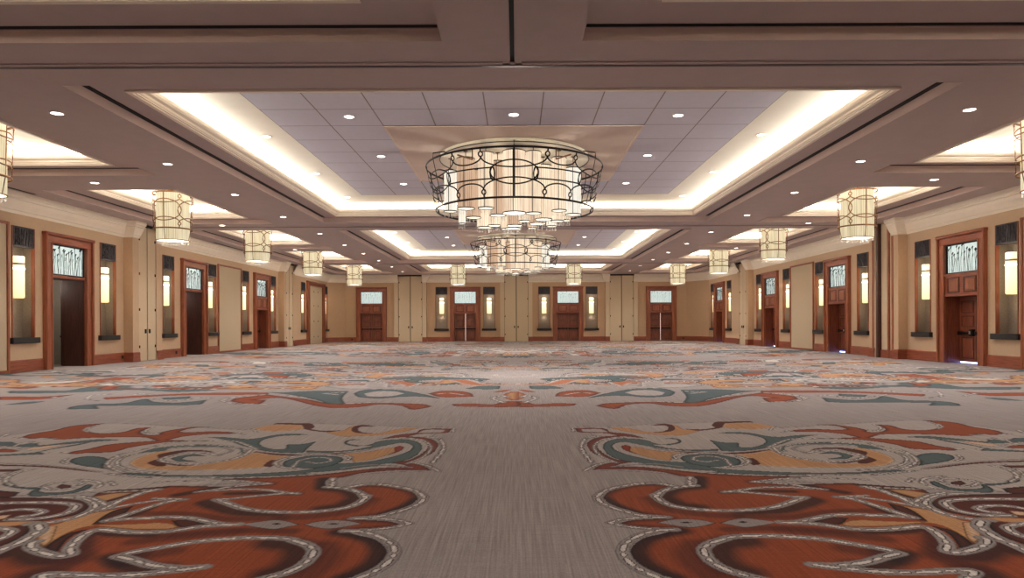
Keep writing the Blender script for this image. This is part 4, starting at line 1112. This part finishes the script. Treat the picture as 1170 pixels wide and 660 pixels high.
def paint(xs, ys):
    C = np.empty((len(ys), len(xs), 3), np.float32); C[:] = BASE
    for idx, op in enumerate(OPS):
        base = op[1]
        for mir in (1, -1):
            P = base*np.array((mir, 1.0)); 
            pad = {'fill': .02, 'rib': .1, 'soft': .3}[op[0]]
            x0, y0 = P.min(0)-pad; x1, y1 = P.max(0)+pad
            i0, i1 = np.searchsorted(xs, (x0, x1)); j0, j1 = np.searchsorted(ys, (y0, y1))
            if i1 <= i0 or j1 <= j0: continue
            X = xs[i0:i1][None, :].astype(np.float32); Y = ys[j0:j1][:, None].astype(np.float32)
            sub = C[j0:j1, i0:i1]
            shp = (j1-j0, i1-i0)
            if op[0] == 'fill':
                inside = np.zeros(shp, bool); n = len(P)
                for a in range(n):
                    xa, ya = P[a-1]; xb, yb = P[a]
                    if ya == yb: continue
                    rows = np.nonzero(((ya > Y) != (yb > Y))[:, 0])[0]
                    if len(rows) == 0: continue
                    xi = (xb-xa)*(Y[rows]-ya)/(yb-ya)+xa
                    inside[rows] ^= (X < xi)
                if not inside.any(): continue
                col, edge, ew = op[2:]
                if np.allclose(col, edge): sub[inside] = col; continue
                jj, ii = np.nonzero(inside); d = np.full(len(jj), 9.0, np.float32); px = X[0, ii]; py = Y[jj, 0]
                for a in range(n):
                    d = np.minimum(d, segd(px, py, P[a-1], P[a])[0])
                t = np.clip(d/ew, 0, 1); t = (t*t*(3-2*t))[:, None]
                res = edge*(1-t)+col*t
                if idx < NEAR_OPS: res = np.where((d < .011)[:, None], res*.45, res)
                sub[jj, ii] = res
            else:
                n = len(P); w = op[2]/2 if op[0] == 'rib' else op[2]
                d = np.full(shp, 9.0, np.float32); S = np.zeros(shp, np.float32); s = 0.0
                for a in range(1, n):
                    A, B = P[a-1], P[a]; L = float(np.hypot(*(B-A)))
                    xa, xb = sorted((A[0], B[0])); ya, yb = sorted((A[1], B[1]))
                    p0, p1 = np.searchsorted(xs[i0:i1], (xa-w-.01, xb+w+.01)); q0, q1 = np.searchsorted(ys[j0:j1], (ya-w-.01, yb+w+.01))
                    if p1 > p0 and q1 > q0:
                        dd, tt = segd(X[:, p0:p1], Y[q0:q1], A, B); ds = d[q0:q1, p0:p1]; m = dd < ds
                        ds[m] = dd[m]; S[q0:q1, p0:p1][m] = (s+tt*L)[m]
                    s += L
                m = d < w
                if not m.any(): continue
                if op[0] == 'soft':
                    t = (1-d[m]/w); t = np.clip(t*1.6, 0, 1)[:, None]*op[4]
                    if idx < NEAR_OPS:
                        cur = sub[m]; isr = (cur[:, 0:1] > cur[:, 1:2]*1.35)   # only woven into the rust field
                        t = t*isr
                    sub[m] = sub[m]*(1-t)+op[3]*t
                else:
                    col = op[4]; dm = d[m]; sm_ = S[m]; res = np.repeat(col[None], len(dm), 0)*(1-.35*(dm > w-.009))[:, None]
                    k = op[2]/.09
                    if op[3]:
                        per = .25*k; ph = np.mod(sm_, per)/per
                        long_ = (ph < .55); lc = np.abs(ph-.275)/.275; hw = np.where(long_, .015*k*np.sqrt(np.clip(1-lc**4, 0, 1)), 0)
                        dc = np.abs(ph-.78)/.12; hw = np.where((~long_) & (dc < 1), .014*k*np.sqrt(np.clip(1-dc**2, 0, 1)), hw)
                        res[dm < hw+.008*k] = np.where((hw > 0)[dm < hw+.008*k][:, None], BEADO, res[dm < hw+.008*k])
                        bm = dm < hw; res[bm] = BEAD
                    sub[m] = res
    return C
def segd(px, py, A, B):
    dx, dy = float(B[0]-A[0]), float(B[1]-A[1]); L2 = dx*dx+dy*dy+1e-12
    t = np.clip(((px-float(A[0]))*dx+(py-float(A[1]))*dy)/L2, 0, 1)
    return np.sqrt((px-float(A[0])-t*dx)**2+(py-float(A[1])-t*dy)**2), t
def axis(a, b, step): n = max(1, int(round((b-a)/step))); return np.linspace(a, b, n+1)
def sideaxis(inner, step, outer=WX+.8, ostep=.05):
    if inner >= outer: return axis(-outer, outer, step)
    return np.concatenate([axis(-outer, -inner, ostep)[:-1], axis(-inner, inner, step), axis(inner, outer, ostep)[1:]])
ZONES = [(sideaxis(4.4, .0075), axis(2.6, 5.4, .011)), (sideaxis(7.2, .013), np.concatenate([axis(5.4, 7.2, .018)[:-1], axis(7.2, 10.2, .03)])),
         (axis(-WX-.8, WX+.8, .025), np.concatenate([axis(10.2, 14, .045)[:-1], axis(14, 27, .09)])), (axis(-WX-.8, WX+.8, .05), axis(27, YB+.4, .22)), (axis(-WX-.8, WX+.8, .4), axis(YF, 2.6, .4))]
V, Fc, Cc = [], [], []; off = 0
for xs, ys in ZONES:
    C = paint(xs, ys); nx, ny = len(xs), len(ys)
    XX, YY = np.meshgrid(xs, ys); V.append(np.stack([XX.ravel(), YY.ravel(), np.zeros(nx*ny)], 1))
    i = np.arange(nx-1)[None, :]+np.arange(ny-1)[:, None]*nx+off
    Fc.append(np.stack([i, i+1, i+1+nx, i+nx], -1).reshape(-1, 4)); Cc.append(C.reshape(-1, 3)); off += nx*ny
V = np.concatenate(V).astype(np.float32); Fc = np.concatenate(Fc).astype(np.int32); Cc = np.concatenate(Cc)
me = bpy.data.meshes.new('floor'); me.vertices.add(len(V)); me.vertices.foreach_set('co', V.ravel())
me.loops.add(Fc.size); me.loops.foreach_set('vertex_index', Fc.ravel())
me.polygons.add(len(Fc)); me.polygons.foreach_set('loop_start', np.arange(0, Fc.size, 4, dtype=np.int32))
me.update(calc_edges=True)
ca = me.color_attributes.new('Col', 'FLOAT_COLOR', 'POINT')
ca.data.foreach_set('color', np.concatenate([Cc, np.ones((len(Cc), 1), np.float32)], 1).astype(np.float32).ravel())
me.materials.append(M['carpet'])
fl = bpy.data.objects.new('floor', me); COL.objects.link(fl); struct(fl)

# ================================================================== CAMERA, WORLD
cd = bpy.data.cameras.new('camera'); cam = bpy.data.objects.new('camera', cd); COL.objects.link(cam)
cd.sensor_width = 36; cd.lens = 36*F/1170; cd.shift_x = -(VX-585)/1170; cd.shift_y = (VY-330)/1170; cd.clip_end = 200
cam.location = (CAMX, 0, CAMH); cam.rotation_euler = (pi/2, ROLL, 0)
SC.camera = cam
w = bpy.data.worlds.new('world'); SC.world = w; w.use_nodes = True
w.node_tree.nodes['Background'].inputs[0].default_value = (.5, .5, .55, 1); w.node_tree.nodes['Background'].inputs[1].default_value = .1
SC.view_settings.view_transform = 'Standard'; SC.view_settings.look = 'None'; SC.view_settings.exposure = 0.12
# added soft fill lights, out of view above the camera
for x in (-7, 7):
    area('rear_fill', (x, 1.0, ZA-.15), (0,0,0), 5, 2, 190, (1,.9,.78))
